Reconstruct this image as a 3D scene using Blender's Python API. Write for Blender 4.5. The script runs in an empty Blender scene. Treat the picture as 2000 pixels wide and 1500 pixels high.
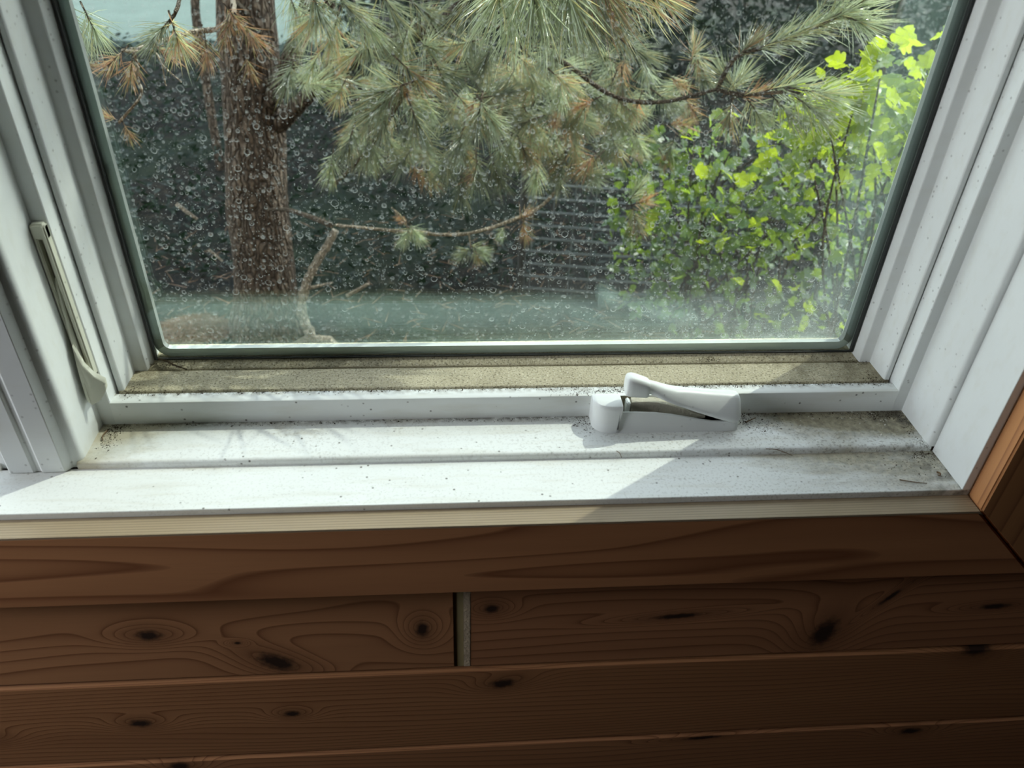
import bpy, bmesh, math, random
from mathutils import Vector, Matrix, noise as mnoise
C = bpy.context.scene.collection
sc = bpy.context.scene
R = math.radians
PI = math.pi

# ------------------------------------------------------------------ camera, sky, sun, exposure
def cam_axes(pitch, roll, yaw):
    a, b, c = R(pitch), R(roll), R(yaw)
    r = Vector((math.cos(c), math.sin(c), 0)); f = Vector((-math.sin(c), math.cos(c), 0)); up = Vector((0, 0, 1))
    f2 = f*math.cos(a) - up*math.sin(a); u2 = up*math.cos(a) + f*math.sin(a)
    return r*math.cos(b) + u2*math.sin(b), u2*math.cos(b) - r*math.sin(b), f2
cr, cu, cf = cam_axes(35.926, 2.335, -5.36)
cam = bpy.data.cameras.new('camera'); camo = bpy.data.objects.new('camera', cam); C.objects.link(camo)
camo.matrix_world = Matrix(((cr.x, cu.x, -cf.x, -.0601), (cr.y, cu.y, -cf.y, -.4595), (cr.z, cu.z, -cf.z, .4543), (0, 0, 0, 1)))
cam.sensor_width = 36.0; cam.lens = 1516.8/2000*36
cam.clip_start = .02; cam.clip_end = 200
cam.dof.use_dof = True; cam.dof.focus_distance = .86; cam.dof.aperture_fstop = 8.5
sc.camera = camo
sc.view_settings.view_transform = 'Standard'; sc.view_settings.look = 'None'
sc.view_settings.gamma = 1.0; sc.view_settings.use_curve_mapping = False
sc.view_settings.exposure = 0.0
sc.cycles.transparent_max_bounces = 24
sc.cycles.max_bounces = 10; sc.cycles.diffuse_bounces = 4; sc.cycles.glossy_bounces = 4; sc.cycles.transmission_bounces = 8
sc.cycles.caustics_reflective = False; sc.cycles.caustics_refractive = False

w = bpy.data.worlds.new('sky'); sc.world = w; w.use_nodes = True
wn = w.node_tree.nodes; wl = w.node_tree.links
bg = wn['Background']
sky = wn.new('ShaderNodeTexSky'); sky.sky_type = 'NISHITA'; sky.sun_disc = False
sky.sun_elevation = R(49); sky.sun_rotation = R(55.5); sky.air_density = 1.0; sky.dust_density = .4; sky.ozone_density = 1.0
hs = wn.new('ShaderNodeHueSaturation'); hs.inputs['Saturation'].default_value = .32
wl.new(sky.outputs[0], hs.inputs['Color']); wl.new(hs.outputs[0], bg.inputs['Color'])
bg.inputs['Strength'].default_value = .92

sunl = bpy.data.lights.new('sun', 'SUN'); sunl.energy = 4.0; sunl.angle = R(.32); sunl.color = (1, .99, .9)
suno = bpy.data.objects.new('sun', sunl); C.objects.link(suno)
sundir = Vector((-.5406, -.3713, -.7547))
suno.rotation_euler = sundir.to_track_quat('-Z', 'Y').to_euler(); suno.location = (3, 2, 5)

# added fill light from the left, shining through an assumed opening in that wall
al = bpy.data.lights.new('left_fill_light', 'AREA'); al.shape = 'RECTANGLE'; al.size = .34; al.size_y = .7; al.energy = 8.6
al.color = (.93, .96, 1.0)
alo = bpy.data.objects.new('left_fill_light', al); C.objects.link(alo)
alo.location = (-1.38, -.30, .50); alo.rotation_euler = Vector((1, 0, -.1)).to_track_quat('-Z', 'Y').to_euler()

# ------------------------------------------------------------------ helpers
def obj(name, me, mats=(), parent=None, smooth=None):
    if isinstance(me, bmesh.types.BMesh):
        bm = me; me = bpy.data.meshes.new(name); bmesh.ops.recalc_face_normals(bm, faces=bm.faces); bm.to_mesh(me); bm.free()
    if not isinstance(mats, (list, tuple)): mats = [mats]
    if not me.materials:
        for m in mats: me.materials.append(m)
    if smooth is not None:
        for p in me.polygons: p.use_smooth = True
        try: me.set_sharp_from_angle(angle=R(smooth))
        except Exception: pass
    o = bpy.data.objects.new(name, me); C.objects.link(o)
    if parent: o.parent = parent
    return o
def tag(o, label=None, cat=None, group=None, kind=None):
    if label: o['label'] = label
    if cat: o['category'] = cat
    if group: o['group'] = group
    if kind: o['kind'] = kind
    return o
def empty(name, loc=(0, 0, 0)):
    o = bpy.data.objects.new(name, None); o.empty_display_size = .05; o.location = loc; C.objects.link(o); return o
def prism(poly, axis, a0, a1, bm=None, bevel=0, seg=2, mi=0):
    """poly in the two other axes (x: y,z ; y: x,z ; z: x,y)"""
    own = bmesh.new()
    def P(p, a):
        if axis == 'x': return (a, p[0], p[1])
        if axis == 'y': return (p[0], a, p[1])
        return (p[0], p[1], a)
    v0 = [own.verts.new(P(p, a0)) for p in poly]; v1 = [own.verts.new(P(p, a1)) for p in poly]
    n = len(poly)
    own.faces.new(v0); own.faces.new(v1[::-1])
    for i in range(n): own.faces.new((v0[i], v1[i], v1[(i+1) % n], v0[(i+1) % n]))
    bmesh.ops.recalc_face_normals(own, faces=own.faces)
    if bevel:
        bmesh.ops.bevel(own, geom=own.edges[:], offset=bevel, segments=seg, affect='EDGES', clamp_overlap=True)
    for f in own.faces: f.material_index = mi
    if bm is None: return own
    me = bpy.data.meshes.new('t'); own.to_mesh(me); own.free(); bm.from_mesh(me); bpy.data.meshes.remove(me); return bm
def box(x0, x1, y0, y1, z0, z1, bm=None, bevel=0, seg=2, mi=0):
    return prism([(y0, z0), (y1, z0), (y1, z1), (y0, z1)], 'x', x0, x1, bm, bevel, seg, mi)
def tube_data(pts, r0, r1, n=7, wob=0, rng=None, V=None, F=None):
    pts = [Vector(p) for p in pts]; V = [] if V is None else V; F = [] if F is None else F
    m = len(pts); b0 = len(V); up = Vector((.13, .31, .94))
    for i, p in enumerate(pts):
        d = (pts[min(i+1, m-1)] - pts[max(i-1, 0)]).normalized()
        u = d.cross(up)
        if u.length < 1e-3: u = d.cross(Vector((1, 0, 0)))
        u.normalize(); v = d.cross(u)
        r = r0 + (r1-r0)*i/(m-1)
        for k in range(n):
            a = 2*PI*k/n; rr = r*(1+(rng.uniform(-wob, wob) if rng else 0))
            V.append(p + (u*math.cos(a)+v*math.sin(a))*rr)
    for i in range(m-1):
        for k in range(n):
            a = b0+i*n+k; b = b0+i*n+(k+1) % n; F.append((a, b, b+n, a+n))
    F.append(tuple(b0+k for k in range(n))[::-1]); F.append(tuple(b0+(m-1)*n+k for k in range(n)))
    return V, F
def smooth_path(pts, sub=4):
    P = [Vector(p) for p in pts]; out = []
    for i in range(len(P)-1):
        a = P[max(i-1, 0)]; b = P[i]; c = P[i+1]; d = P[min(i+2, len(P)-1)]
        for s in range(sub):
            t = s/sub
            out.append(.5*((2*b)+(c-a)*t+(2*a-5*b+4*c-d)*t*t+(3*b-a-3*c+d)*t**3))
    out.append(P[-1]); return out
def mesh(name, V, F, mats=(), mi=None):
    me = bpy.data.meshes.new(name); me.from_pydata([tuple(v) for v in V], [], F)
    for m in mats: me.materials.append(m)
    if mi: me.polygons.foreach_set('material_index', mi)
    me.update(); return me

# ------------------------------------------------------------------ node helpers
class N:
    def __init__(s, name):
        s.m = bpy.data.materials.new(name); s.m.use_nodes = True; s.t = s.m.node_tree; s.t.nodes.clear()
        s.out = s.t.nodes.new('ShaderNodeOutputMaterial'); s.co = s.t.nodes.new('ShaderNodeTexCoord').outputs['Object']
    def set(s, inp, v):
        if v is None: return
        if isinstance(v, bpy.types.NodeSocket): s.t.links.new(v, inp)
        else:
            try: inp.default_value = v
            except Exception: inp.default_value = (*v, 1) if len(v) == 3 else v
    def math(s, op, a, b=None, c=None, clamp=False):
        n = s.t.nodes.new('ShaderNodeMath'); n.operation = op; n.use_clamp = clamp
        for i, v in enumerate((a, b, c)): s.set(n.inputs[i], v)
        return n.outputs[0]
    def vm(s, op, a, b=None):
        n = s.t.nodes.new('ShaderNodeVectorMath'); n.operation = op
        s.set(n.inputs[0], a); s.set(n.inputs[1], b); return n.outputs['Value'] if op in ('LENGTH', 'DOT_PRODUCT') else n.outputs[0]
    def sep(s, v=None):
        n = s.t.nodes.new('ShaderNodeSeparateXYZ'); s.set(n.inputs[0], v if v is not None else s.co); return n.outputs
    def comb(s, x, y, z):
        n = s.t.nodes.new('ShaderNodeCombineXYZ')
        for i, v in enumerate((x, y, z)): s.set(n.inputs[i], v)
        return n.outputs[0]
    def mapr(s, v, a, b, c=0.0, d=1.0, smooth=False):
        n = s.t.nodes.new('ShaderNodeMapRange'); n.clamp = True
        if smooth: n.interpolation_type = 'SMOOTHSTEP'
        for i, q in enumerate((v, a, b, c, d)): s.set(n.inputs[i], q)
        return n.outputs[0]
    def noise(s, scale, vec=None, detail=3.0, rough=.55, out='Fac', dist=0.0):
        n = s.t.nodes.new('ShaderNodeTexNoise'); s.set(n.inputs['Vector'], vec if vec is not None else s.co)
        s.set(n.inputs['Scale'], scale); n.inputs['Detail'].default_value = detail; n.inputs['Roughness'].default_value = rough
        n.inputs['Distortion'].default_value = dist
        return n.outputs[0 if out == 'Fac' else 1]
    def voro(s, scale, vec=None, feature='F1', rand=1.0):
        n = s.t.nodes.new('ShaderNodeTexVoronoi'); n.feature = feature; s.set(n.inputs['Vector'], vec if vec is not None else s.co)
        s.set(n.inputs['Scale'], scale); n.inputs['Randomness'].default_value = rand; return n.outputs
    def mix(s, f, a, b):
        n = s.t.nodes.new('ShaderNodeMix'); n.data_type = 'RGBA'; s.set(n.inputs[0], f)
        s.set(n.inputs[6], (*a, 1) if isinstance(a, tuple) and len(a) == 3 else a)
        s.set(n.inputs[7], (*b, 1) if isinstance(b, tuple) and len(b) == 3 else b); return n.outputs[2]
    def bump(s, h, strength=.2, dist=.001):
        n = s.t.nodes.new('ShaderNodeBump'); s.set(n.inputs['Height'], h); n.inputs['Strength'].default_value = strength
        n.inputs['Distance'].default_value = dist; return n.outputs[0]
    def bsdf(s, color, rough=.5, spec=.5, normal=None, metal=0.0, coat=0.0, trans=0.0):
        n = s.t.nodes.new('ShaderNodeBsdfPrincipled')
        s.set(n.inputs['Base Color'], (*color, 1) if isinstance(color, tuple) and len(color) == 3 else color)
        s.set(n.inputs['Roughness'], rough); s.set(n.inputs['Specular IOR Level'], spec); s.set(n.inputs['Metallic'], metal)
        if normal: s.set(n.inputs['Normal'], normal)
        if coat: s.set(n.inputs['Coat Weight'], coat)
        return n.outputs[0]
    def sh(s, kind, color, normal=None, rough=None):
        n = s.t.nodes.new(kind); s.set(n.inputs[0], (*color, 1) if isinstance(color, tuple) and len(color) == 3 else color)
        if rough is not None: s.set(n.inputs['Roughness'], rough)
        return n.outputs[0]
    def mixs(s, f, a, b):
        n = s.t.nodes.new('ShaderNodeMixShader'); s.set(n.inputs[0], f); s.set(n.inputs[1], a); s.set(n.inputs[2], b); return n.outputs[0]
    def done(s, sh):
        s.t.links.new(sh, s.out.inputs['Surface']); return s.m

# ------------------------------------------------------------------ materials
def m_white(name, base=(.85, .875, .85), spots=1.0, grime=None, rough=.42):
    k = N(name); x, y, z = k.sep()
    col = k.mix(k.mapr(k.noise(6.0, detail=4), .35, .75), base, tuple(c*.93 for c in base))
    # soft film of dust, streaked along the boards
    st = k.noise(1.0, k.comb(k.math('MULTIPLY', x, 14.0), k.math('MULTIPLY', y, 120.0), k.math('MULTIPLY', z, 60.0)), detail=4)
    col = k.mix(k.math('MULTIPLY', k.mapr(st, .5, .75), .34*spots), col, (.58, .55, .43))
    # fly specks and grit
    sp = k.voro(150.0); cl = k.noise(9.0, detail=2)
    dot = k.math('MULTIPLY', k.mapr(sp[0], .09, .2, 1, 0), k.mapr(k.math('ADD', k.sep(sp[1])[0], k.math('MULTIPLY', cl, .7)), 1.1, 1.2))
    col = k.mix(k.math('MULTIPLY', dot, .85*min(1, spots)), col, (.1, .09, .07))
    if grime: col = grime(k, x, y, z, col)
    b = k.bump(k.noise(70.0, detail=3), .12, .002)
    return k.done(k.bsdf(col, rough, .4, b))
def grime_step(k, x, y, z, col):     # wide ledge under the crank: mouldy right end, dusty left corner and back edge
    n = k.noise(22.0, k.comb(k.math('MULTIPLY', x, .55), y, z), detail=7, rough=.68)
    fx = k.mapr(x, .10, .33, 0, .58, True); fy = k.mapr(y, .060, .085, -.30, .08)
    m = k.mapr(k.math('ADD', n, k.math('ADD', fx, fy)), .66, 1.0)
    col = k.mix(k.math('MULTIPLY', m, .9), col, k.mix(k.mapr(k.noise(150, detail=5), .3, .7), (.13, .11, .06), (.40, .345, .21)))
    fl = k.math('ADD', k.mapr(x, -.36, -.27, .5, 0), k.math('ADD', n, k.mapr(y, .07, .102, -.08, .2)))
    col = k.mix(k.math('MULTIPLY', k.mapr(fl, .66, 1.0), .7), col, (.4, .33, .18))
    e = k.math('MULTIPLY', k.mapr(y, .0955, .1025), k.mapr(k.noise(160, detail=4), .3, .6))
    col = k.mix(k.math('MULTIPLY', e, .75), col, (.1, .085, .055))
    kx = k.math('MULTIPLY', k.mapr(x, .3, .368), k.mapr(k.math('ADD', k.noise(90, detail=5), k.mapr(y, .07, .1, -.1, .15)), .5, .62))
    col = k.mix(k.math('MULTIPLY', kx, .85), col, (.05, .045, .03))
    g = k.math('MULTIPLY', k.mapr(k.noise(420, detail=3), .53, .64), k.math('ADD', k.mapr(n, .3, .75, .02, .3), k.mapr(x, -.02, .3, 0, .35)))
    return k.mix(g, col, (.16, .14, .09))
def grime_board(k, x, y, z, col):    # front sill board
    n = k.noise(16.0, k.comb(k.math('MULTIPLY', x, .5), k.math('MULTIPLY', y, 2.0), z), detail=8, rough=.7)
    m = k.mapr(k.math('ADD', n, k.math('ADD', k.mapr(x, .08, .36, 0, .46, True), k.mapr(y, 0, .045, -.16, .06))), .66, .98)
    col = k.mix(k.math('MULTIPLY', m, .82), col, k.mix(k.mapr(k.noise(150, detail=5), .3, .7), (.16, .14, .085), (.50, .45, .31)))
    col = k.mix(k.math('MULTIPLY', k.mapr(k.math('ADD', n, k.mapr(y, .02, .05, -.15, .05)), .52, .75), .4), col, (.62, .56, .4))
    g = k.math('MULTIPLY', k.mapr(k.noise(430, detail=3), .54, .65), k.math('ADD', k.mapr(n, .32, .7, .01, .25), k.mapr(x, 0, .32, 0, .3)))
    col = k.mix(g, col, (.17, .15, .1))
    e = k.math('MULTIPLY', k.mapr(x, .33, .375), k.mapr(k.noise(80, detail=4), .46, .6))
    return k.mix(k.math('MULTIPLY', e, .6), col, (.08, .07, .045))
def grime_rail(k, x, y, z, col):     # frame rail: chipped dirty top edge by the gap
    n = k.noise(130.0, detail=4)
    e = k.math('MULTIPLY', k.math('MULTIPLY', k.mapr(y, .108, .1172), k.mapr(z, .0295, .0301)), k.mapr(n, .38, .6))
    return k.mix(k.math('MULTIPLY', e, .8), col, (.16, .13, .075))
M = {}
M['white'] = m_white('white_paint')
M['white_trim'] = m_white('white_paint_trim', base=(.78, .805, .785), spots=.5)
M['ledge'] = m_white('dirty_white_ledge', grime=grime_step)
M['board'] = m_white('dirty_white_board', grime=grime_board)
M['rail'] = m_white('white_rail', grime=grime_rail)
M['plastic'] = m_white('white_plastic', base=(.80, .825, .805), spots=.35, rough=.35)
M['ivory'] = m_white('ivory_plastic', base=(.64, .64, .53), spots=.6, rough=.35)
def m_grit():
    k = N('gritty_tan_dust'); x, y, z = k.sep()
    n = k.noise(520.0, detail=2, rough=.7)
    col = k.mix(k.mapr(k.noise(30, detail=5), .35, .7), (.60, .545, .385), (.47, .42, .29))
    col = k.mix(k.math('MULTIPLY', k.mapr(n, .53, .66), .8), col, (.13, .11, .07))
    col = k.mix(k.math('MULTIPLY', k.mapr(k.noise(460, detail=1), .58, .7), .6), col, (.8, .76, .62))
    d = k.math('ADD', k.mapr(x, .18, .36, 0, .38), k.mapr(x, -.34, -.16, .24, 0))
    m = k.mapr(k.math('ADD', k.noise(45, detail=6, rough=.7), d), .62, .95)
    col = k.mix(k.math('MULTIPLY', m, .65), col, (.12, .1, .06))
    v = k.math('ABSOLUTE', k.math('SUBTRACT', y, .1522))
    col = k.mix(k.mapr(v, .0006, .0022, .75, 0), col, (.2, .17, .1))
    return k.done(k.bsdf(col, .9, .15, k.bump(n, .5, .0012)))
M['grit'] = m_grit()
def m_plain(name, col, rough=.6, spec=.4, metal=0.0, bump=0, bs=50):
    k = N(name); c2 = tuple(c*.8 for c in col)
    cc = k.mix(k.mapr(k.noise(bs*.3, detail=4), .3, .75), col, c2)
    return k.done(k.bsdf(cc, rough, spec, k.bump(k.noise(bs, detail=5), bump, .003) if bump else None, metal))
M['gap'] = m_plain('dark_gap_fill', (.03, .026, .018), .95, .1, 0, .4, 300)
M['gasket'] = m_plain('black_rubber', (.025, .027, .026), .5, .4)
M['spacer'] = m_plain('grey_spacer', (.30, .32, .30), .5, .4)
M['spacer_lit_dust'] = m_plain('lit_dusty_spacer', (.80, .86, .82), .7, .3)  # lower run of the bar, lightened in colour as if lit, plus dust
M['crumb'] = m_plain('dark_crumbs', (.06, .045, .028), .95, .1)
M['crumb2'] = m_plain('pale_flake', (.7, .68, .6), .8, .2)
M['needle_dead'] = m_plain('dead_needle', (.20, .13, .07), .7, .3)

def m_wood(name, light=(.66, .32, .15), dark=(.25, .095, .04), axis='x', knots=(), seed=0.0, freq=150.0, amp=.9, weather=None, stretch=2.2):
    k = N(name); x, y, z = k.sep()
    if axis == 'x': g, c = x, z
    else: g, c = z, x
    yv = k.math('MULTIPLY', y, 1.0)
    base = k.comb(k.math('MULTIPLY', g, stretch), k.math('ADD', k.math('MULTIPLY', c, 11.0), k.math('MULTIPLY', yv, 9.0)), seed)
    h = k.math('ADD', k.math('MULTIPLY', c, freq*.35), k.math('MULTIPLY', k.noise(1.0, base, detail=1.5, rough=.4), amp*9.0))
    h = k.math('ADD', h, k.math('MULTIPLY', y, freq*.5))
    dk = None; halo = None
    for (kx, kz, rx, rz, rot) in knots:
        dx = k.math('SUBTRACT', g, kx); dz = k.math('SUBTRACT', c, kz)
        ca, sa = math.cos(R(rot)), math.sin(R(rot))
        a = k.math('DIVIDE', k.math('ADD', k.math('MULTIPLY', dx, ca), k.math('MULTIPLY', dz, sa)), rx)
        b = k.math('DIVIDE', k.math('SUBTRACT', k.math('MULTIPLY', dz, ca), k.math('MULTIPLY', dx, sa)), rz)
        # flow of the grain: longer along the board than the knot
        a2 = k.math('MULTIPLY', a, .42); b2 = k.math('MULTIPLY', b, .62)
        d2 = k.math('ADD', k.math('MULTIPLY', a2, a2), k.math('MULTIPLY', b2, b2))
        h = k.math('ADD', h, k.math('MULTIPLY', k.math('POWER', 2.718, k.math('MULTIPLY', d2, -.55)), 5.0))
        d = k.math('ADD', k.math('SQRT', k.math('ADD', k.math('MULTIPLY', a, a), k.math('MULTIPLY', b, b))), k.math('MULTIPLY', k.math('SUBTRACT', k.noise(160, detail=4), .5), .9))
        q = k.mapr(d, .55, 1.3, 1, 0); r = k.mapr(d, .8, 3.0, .55, 0)
        dk = q if dk is None else k.math('MAXIMUM', dk, q); halo = r if halo is None else k.math('MAXIMUM', halo, r)
    ring = k.math('FRACT', h)
    late = k.math('MULTIPLY', k.math('POWER', ring, 7.0), k.mapr(ring, .94, 1.0, 1, 0))
    fib = k.noise(1.0, k.comb(k.math('MULTIPLY', g, 16.0), k.math('MULTIPLY', c, 900.0), k.math('MULTIPLY', y, 900.0)), detail=3, rough=.6)
    tone = k.noise(1.0, k.comb(k.math('MULTIPLY', g, 2.0), k.math('MULTIPLY', c, 26.0), seed+3.3), detail=3)
    mid = tuple((a+b)*.5 for a, b in zip(light, dark))
    col = k.mix(k.mapr(tone, .3, .7), light, tuple(.72*a+.28*b for a, b in zip(light, dark)))
    col = k.mix(k.math('MULTIPLY', ring, .38), col, mid)
    col = k.mix(k.math('MULTIPLY', late, 1.25, clamp=True), col, dark)
    col = k.mix(k.mapr(fib, .5, .8, 0, .35), col, mid)
    if halo is not None:
        col = k.mix(halo, col, tuple(c*.55 for c in mid)); col = k.mix(dk, col, (.055, .032, .022))
    rough = .42; spec = .35
    if weather:
        col = k.mix(weather, col, k.mix(k.math('MULTIPLY', late, .9), k.mix(k.mapr(fib, .35, .7), (.42, .36, .25), (.3, .26, .18)), (.17, .14, .09))); rough = .8
    return k.done(k.bsdf(col, rough, spec, k.bump(fib, .12, .001)))
PLANK_KNOTS = {
 'p1l': [(-.3377, -.1526, .011, .0075, 0), (-.0919, -.158, .006, .011, 0), (-.2305, -.200, .019, .011, -32), (-.262, -.168, .003, .002, 0)],
 'p1r': [(-.0279, -.1318, .007, .006, 0), (.150, -.1526, .022, .0035, 4), (.3547, -.136, .014, .0028, 55), (.3035, -.188, .012, .022, -12), (.4696, -.156, .015, .004, 3)],
 'p2': [(-.3779, -.2924, .0105, .0062, 0), (-.2282, -.2874, .0078, .005, 0), (-.0139, -.2505, .0125, .0072, 10), (.479, -.226, .014, .011, 0), (-.535, -.3074, .013, .008, 0)],
 'p3': [(-.3578, -.3775, .0105, .008, 0), (.2139, -.372, .02, .003, 4), (.46, -.38, .012, .006, 0)]}
M['p1l'] = m_wood('pine_plank_a', knots=PLANK_KNOTS['p1l'], seed=1.2, freq=120, amp=.8)
M['p1r'] = m_wood('pine_plank_b', knots=PLANK_KNOTS['p1r'], seed=5.7, freq=190, amp=.45, light=(.62, .29, .14))
M['p2'] = m_wood('pine_plank_c', knots=PLANK_KNOTS['p2'], seed=9.1, freq=420, amp=1.0, light=(.62, .30, .135), stretch=1.6)
M['p3'] = m_wood('pine_plank_d', knots=PLANK_KNOTS['p3'], seed=13.4, freq=300, amp=.8)
M['casing'] = m_wood('pine_casing', seed=21.7, freq=62, amp=.95, stretch=1.15, light=(.64, .30, .135), dark=(.24, .085, .036))
M['casing_v'] = m_wood('pine_casing_upright', seed=27.3, freq=150, amp=.35, axis='z', stretch=1.2, light=(.58, .28, .115))
M['weathered'] = m_wood('weathered_pine_edge', seed=31.0, freq=700, amp=.35, light=(.42, .33, .215), dark=(.12, .085, .05), stretch=.8)
M['floor'] = m_wood('dark_floor_boards', seed=44, freq=60, amp=.5, light=(.03, .017, .01), dark=(.018, .01, .006))
M['room'] = m_wood('dark_pine_boards', seed=40, freq=60, amp=.5, light=(.055, .03, .018), dark=(.03, .014, .008))

def m_glass(name, dirty=False):
    k = N(name); x, y, z = k.sep()
    geo = k.t.nodes.new('ShaderNodeNewGeometry')
    cosv = k.math('ABSOLUTE', k.vm('DOT_PRODUCT', geo.outputs['Incoming'], geo.outputs['Normal']))
    fr = k.math('ADD', .065, k.math('MULTIPLY', .935, k.math('POWER', k.math('SUBTRACT', 1.0, cosv, clamp=True), 5.0)))
    tr = k.sh('ShaderNodeBsdfTransparent', (.965, .985, .97)); gl = k.sh('ShaderNodeBsdfGlossy', (.78, 1.0, .92), rough=.0)
    s = k.mixs(fr, tr, gl)
    if dirty:
        p = k.comb(x, z, 0.0)
        jit = k.t.nodes.new('ShaderNodeVectorMath'); jit.operation = 'MULTIPLY_ADD'
        k.set(jit.inputs[0], k.noise(260, p, out='Color', detail=1)); jit.inputs[1].default_value = (.0012, .0012, 0); k.set(jit.inputs[2], p)
        pv = jit.outputs[0]
        def rings(scale, rmin, rmax, wid, keep):
            v = k.voro(scale, pv); rnd = k.sep(v[1])
            rad = k.mapr(rnd[0], 0, 1, rmin, rmax)
            e = k.math('ABSOLUTE', k.math('SUBTRACT', v[0], rad))
            dz = k.sep(k.vm('SUBTRACT', pv, v[2]))[1]   # thicker lower rim where the drop dried
            return k.math('MULTIPLY', k.math('MULTIPLY', k.mapr(e, wid*.4, wid, 1, 0), k.mapr(rnd[1], keep, keep+.02)), k.mapr(dz, -.3/scale, .3/scale, 1.0, .25))
        a = rings(95, .10, .30, .055, .45); b = rings(200, .14, .36, .11, .4)
        c = k.math('MULTIPLY', k.mapr(k.voro(520, p)[0], .12, .26, 1, 0), k.mapr(k.noise(90, p, detail=2), .42, .6))
        d = k.math('MULTIPLY', k.mapr(k.voro(250, p)[0], .1, .2, 1, 0), .9)
        low = k.mapr(z, .04, .15, 1, 0, True); right = k.mapr(x, -.1, .33, 0, 1, True); top = k.mapr(z, .22, .5, 1, .45)
        film = k.math('ADD', .0, k.math('ADD', k.math('MULTIPLY', low, k.math('MULTIPLY', right, .26)), k.math('MULTIPLY', right, .02)))
        film = k.math('MULTIPLY', film, k.mapr(k.noise(35, p, detail=5), .25, .8, .5, 1.5))
        scr = k.math('MULTIPLY', k.mapr(k.noise(1.0, k.comb(k.math('MULTIPLY', x, 420), k.math('MULTIPLY', z, 420), k.noise(25, p)), detail=3, dist=1.8), .57, .68), k.math('MULTIPLY', right, k.mapr(z, .05, .3, .75, .2)))
        dirt = k.math('MAXIMUM', k.math('MAXIMUM', k.math('MULTIPLY', a, .36), k.math('MULTIPLY', b, .28)), k.math('MAXIMUM', k.math('MULTIPLY', c, .32), k.math('MULTIPLY', d, .3)))
        dirt = k.math('MULTIPLY', k.math('ADD', dirt, k.math('MULTIPLY', scr, .18)), top)
        fac = k.math('ADD', dirt, film, clamp=True)
        ds = k.mixs(.5, k.sh('ShaderNodeBsdfTranslucent', (.8, .84, .8)), k.sh('ShaderNodeBsdfDiffuse', (.7, .73, .7)))
        s = k.mixs(fac, s, ds)
    return k.done(s)
M['glass'] = m_glass('window_glass'); M['dirty_glass'] = m_glass('dirty_window_glass', True)
# ------------------------------------------------------------------ the room
ZB, ZT = -1.0, 1.5
def struct(name, me, mats, label, parent=None, **kw):
    o = obj(name, me, mats, parent, **kw)
    if parent is None: tag(o, label, None, None, 'structure')
    return o
struct('floor', box(-1.42, 1.8, -3.2, .012, ZB-.05, ZB), M['floor'], 'dark wooden floor of the room below the window wall')
struct('ceiling', box(-1.42, 1.8, -3.2, .012, ZT, ZT+.05), M['room'], 'dark boarded ceiling above the window wall')
struct('wall_back', box(-1.42, 1.8, -3.25, -3.2, ZB, ZT), M['room'], 'dark boarded wall behind the camera facing the window')
struct('wall_right', box(1.8, 1.85, -3.25, .2, ZB, ZT), M['room'], 'dark boarded wall at the right end of the window wall')
b = box(-1.47, -1.42, -3.25, -.5, ZB, ZT); box(-1.47, -1.42, -.1, .012, ZB, ZT, b); box(-1.47, -1.42, -.5, -.1, ZB, .12, b); box(-1.47, -1.42, -.5, -.1, .9, ZT, b)  # opening added so the left fill light and sky reach the room
struct('wall_left', b, M['room'], 'dark boarded wall with an added light opening left of the main window')

wall = tag(empty('wall_front'), 'knotty pine board wall under the white window sill', None, None, 'structure')
b = box(-1.47, 1.8, .012, .2, ZB, -.022); box(.41, 1.8, .012, .2, -.022, ZT, b); box(-1.47, -1.23, .012, .2, -.022, ZT, b); box(-1.23, .41, .012, .2, 1.13, ZT, b)
obj('core', b, M['room'], wall)
def plank(z0, z1, x0, x1, mat, endl=False, endr=False):
    c = .0058; y0, y1 = -.0045, .0115
    # chamfered upper and lower arrises (upper one wide, it catches the light)
    poly = [(y0, z0+.0025), (y0+.002, z0), (y1, z0), (y1, z1), (y0+c, z1), (y0, z1-c*1.15)]
    return obj('plank', prism(poly, 'x', x0, x1, bevel=.0004, seg=1), M[mat], wall)
plank(-.2205, -.0815, -1.42, -.0628, 'p1l'); plank(-.2205, -.0815, -.0535, 1.8, 'p1r')
plank(-.3610, -.2215, -1.42, 1.8, 'p2'); plank(-.5010, -.3620, -1.42, 1.8, 'p3')
plank(-.6410, -.5020, -1.42, 1.8, 'p2'); plank(-.7810, -.6420, -1.42, 1.8, 'p1r'); plank(-.9210, -.7820, -1.42, 1.8, 'p3')
for z in (-.0805, .0600, .2005, .3410, .4815, .6220, .7625, .9030, 1.0435, 1.1840): plank(z, z+.139, .47, 1.8, 'p1r')
# strip seen at the bottom of the butt joint
e = box(-.0627, -.0536, -.0034, .0118, -.2195, -.0815); obj('joint_backing', e, m_plain('olive_joint', (.52, .42, .21), .8, .2), wall)
e = prism([(-.0535, .0062), (-.0535, -.0046), (-.0478, -.00475), (-.0470, -.0046), (-.0530, .0062)], 'z', -.2185, -.083)
obj('cut_end', e, m_plain('raw_cut_wood', (.78, .62, .42), .8, .2, 0, .3, 400), wall)

# mitred casing: bottom board and right upright
cas = tag(empty('trim_1'), 'wide pine casing board mitred below the white window sill', None, None, 'structure')
b = bmesh.new()
XM, ZM = .3838, -.0064          # inner corner of the mitre
W = .0818
def hexa(bm, P, mi_top=None):
    v = [bm.verts.new(p) for p in P]
    fs = [(0, 1, 2, 3), (7, 6, 5, 4), (0, 4, 5, 1), (1, 5, 6, 2), (2, 6, 7, 3), (3, 7, 4, 0)]
    return [bm.faces.new([v[i] for i in f]) for f in fs]
g = .0006
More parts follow.
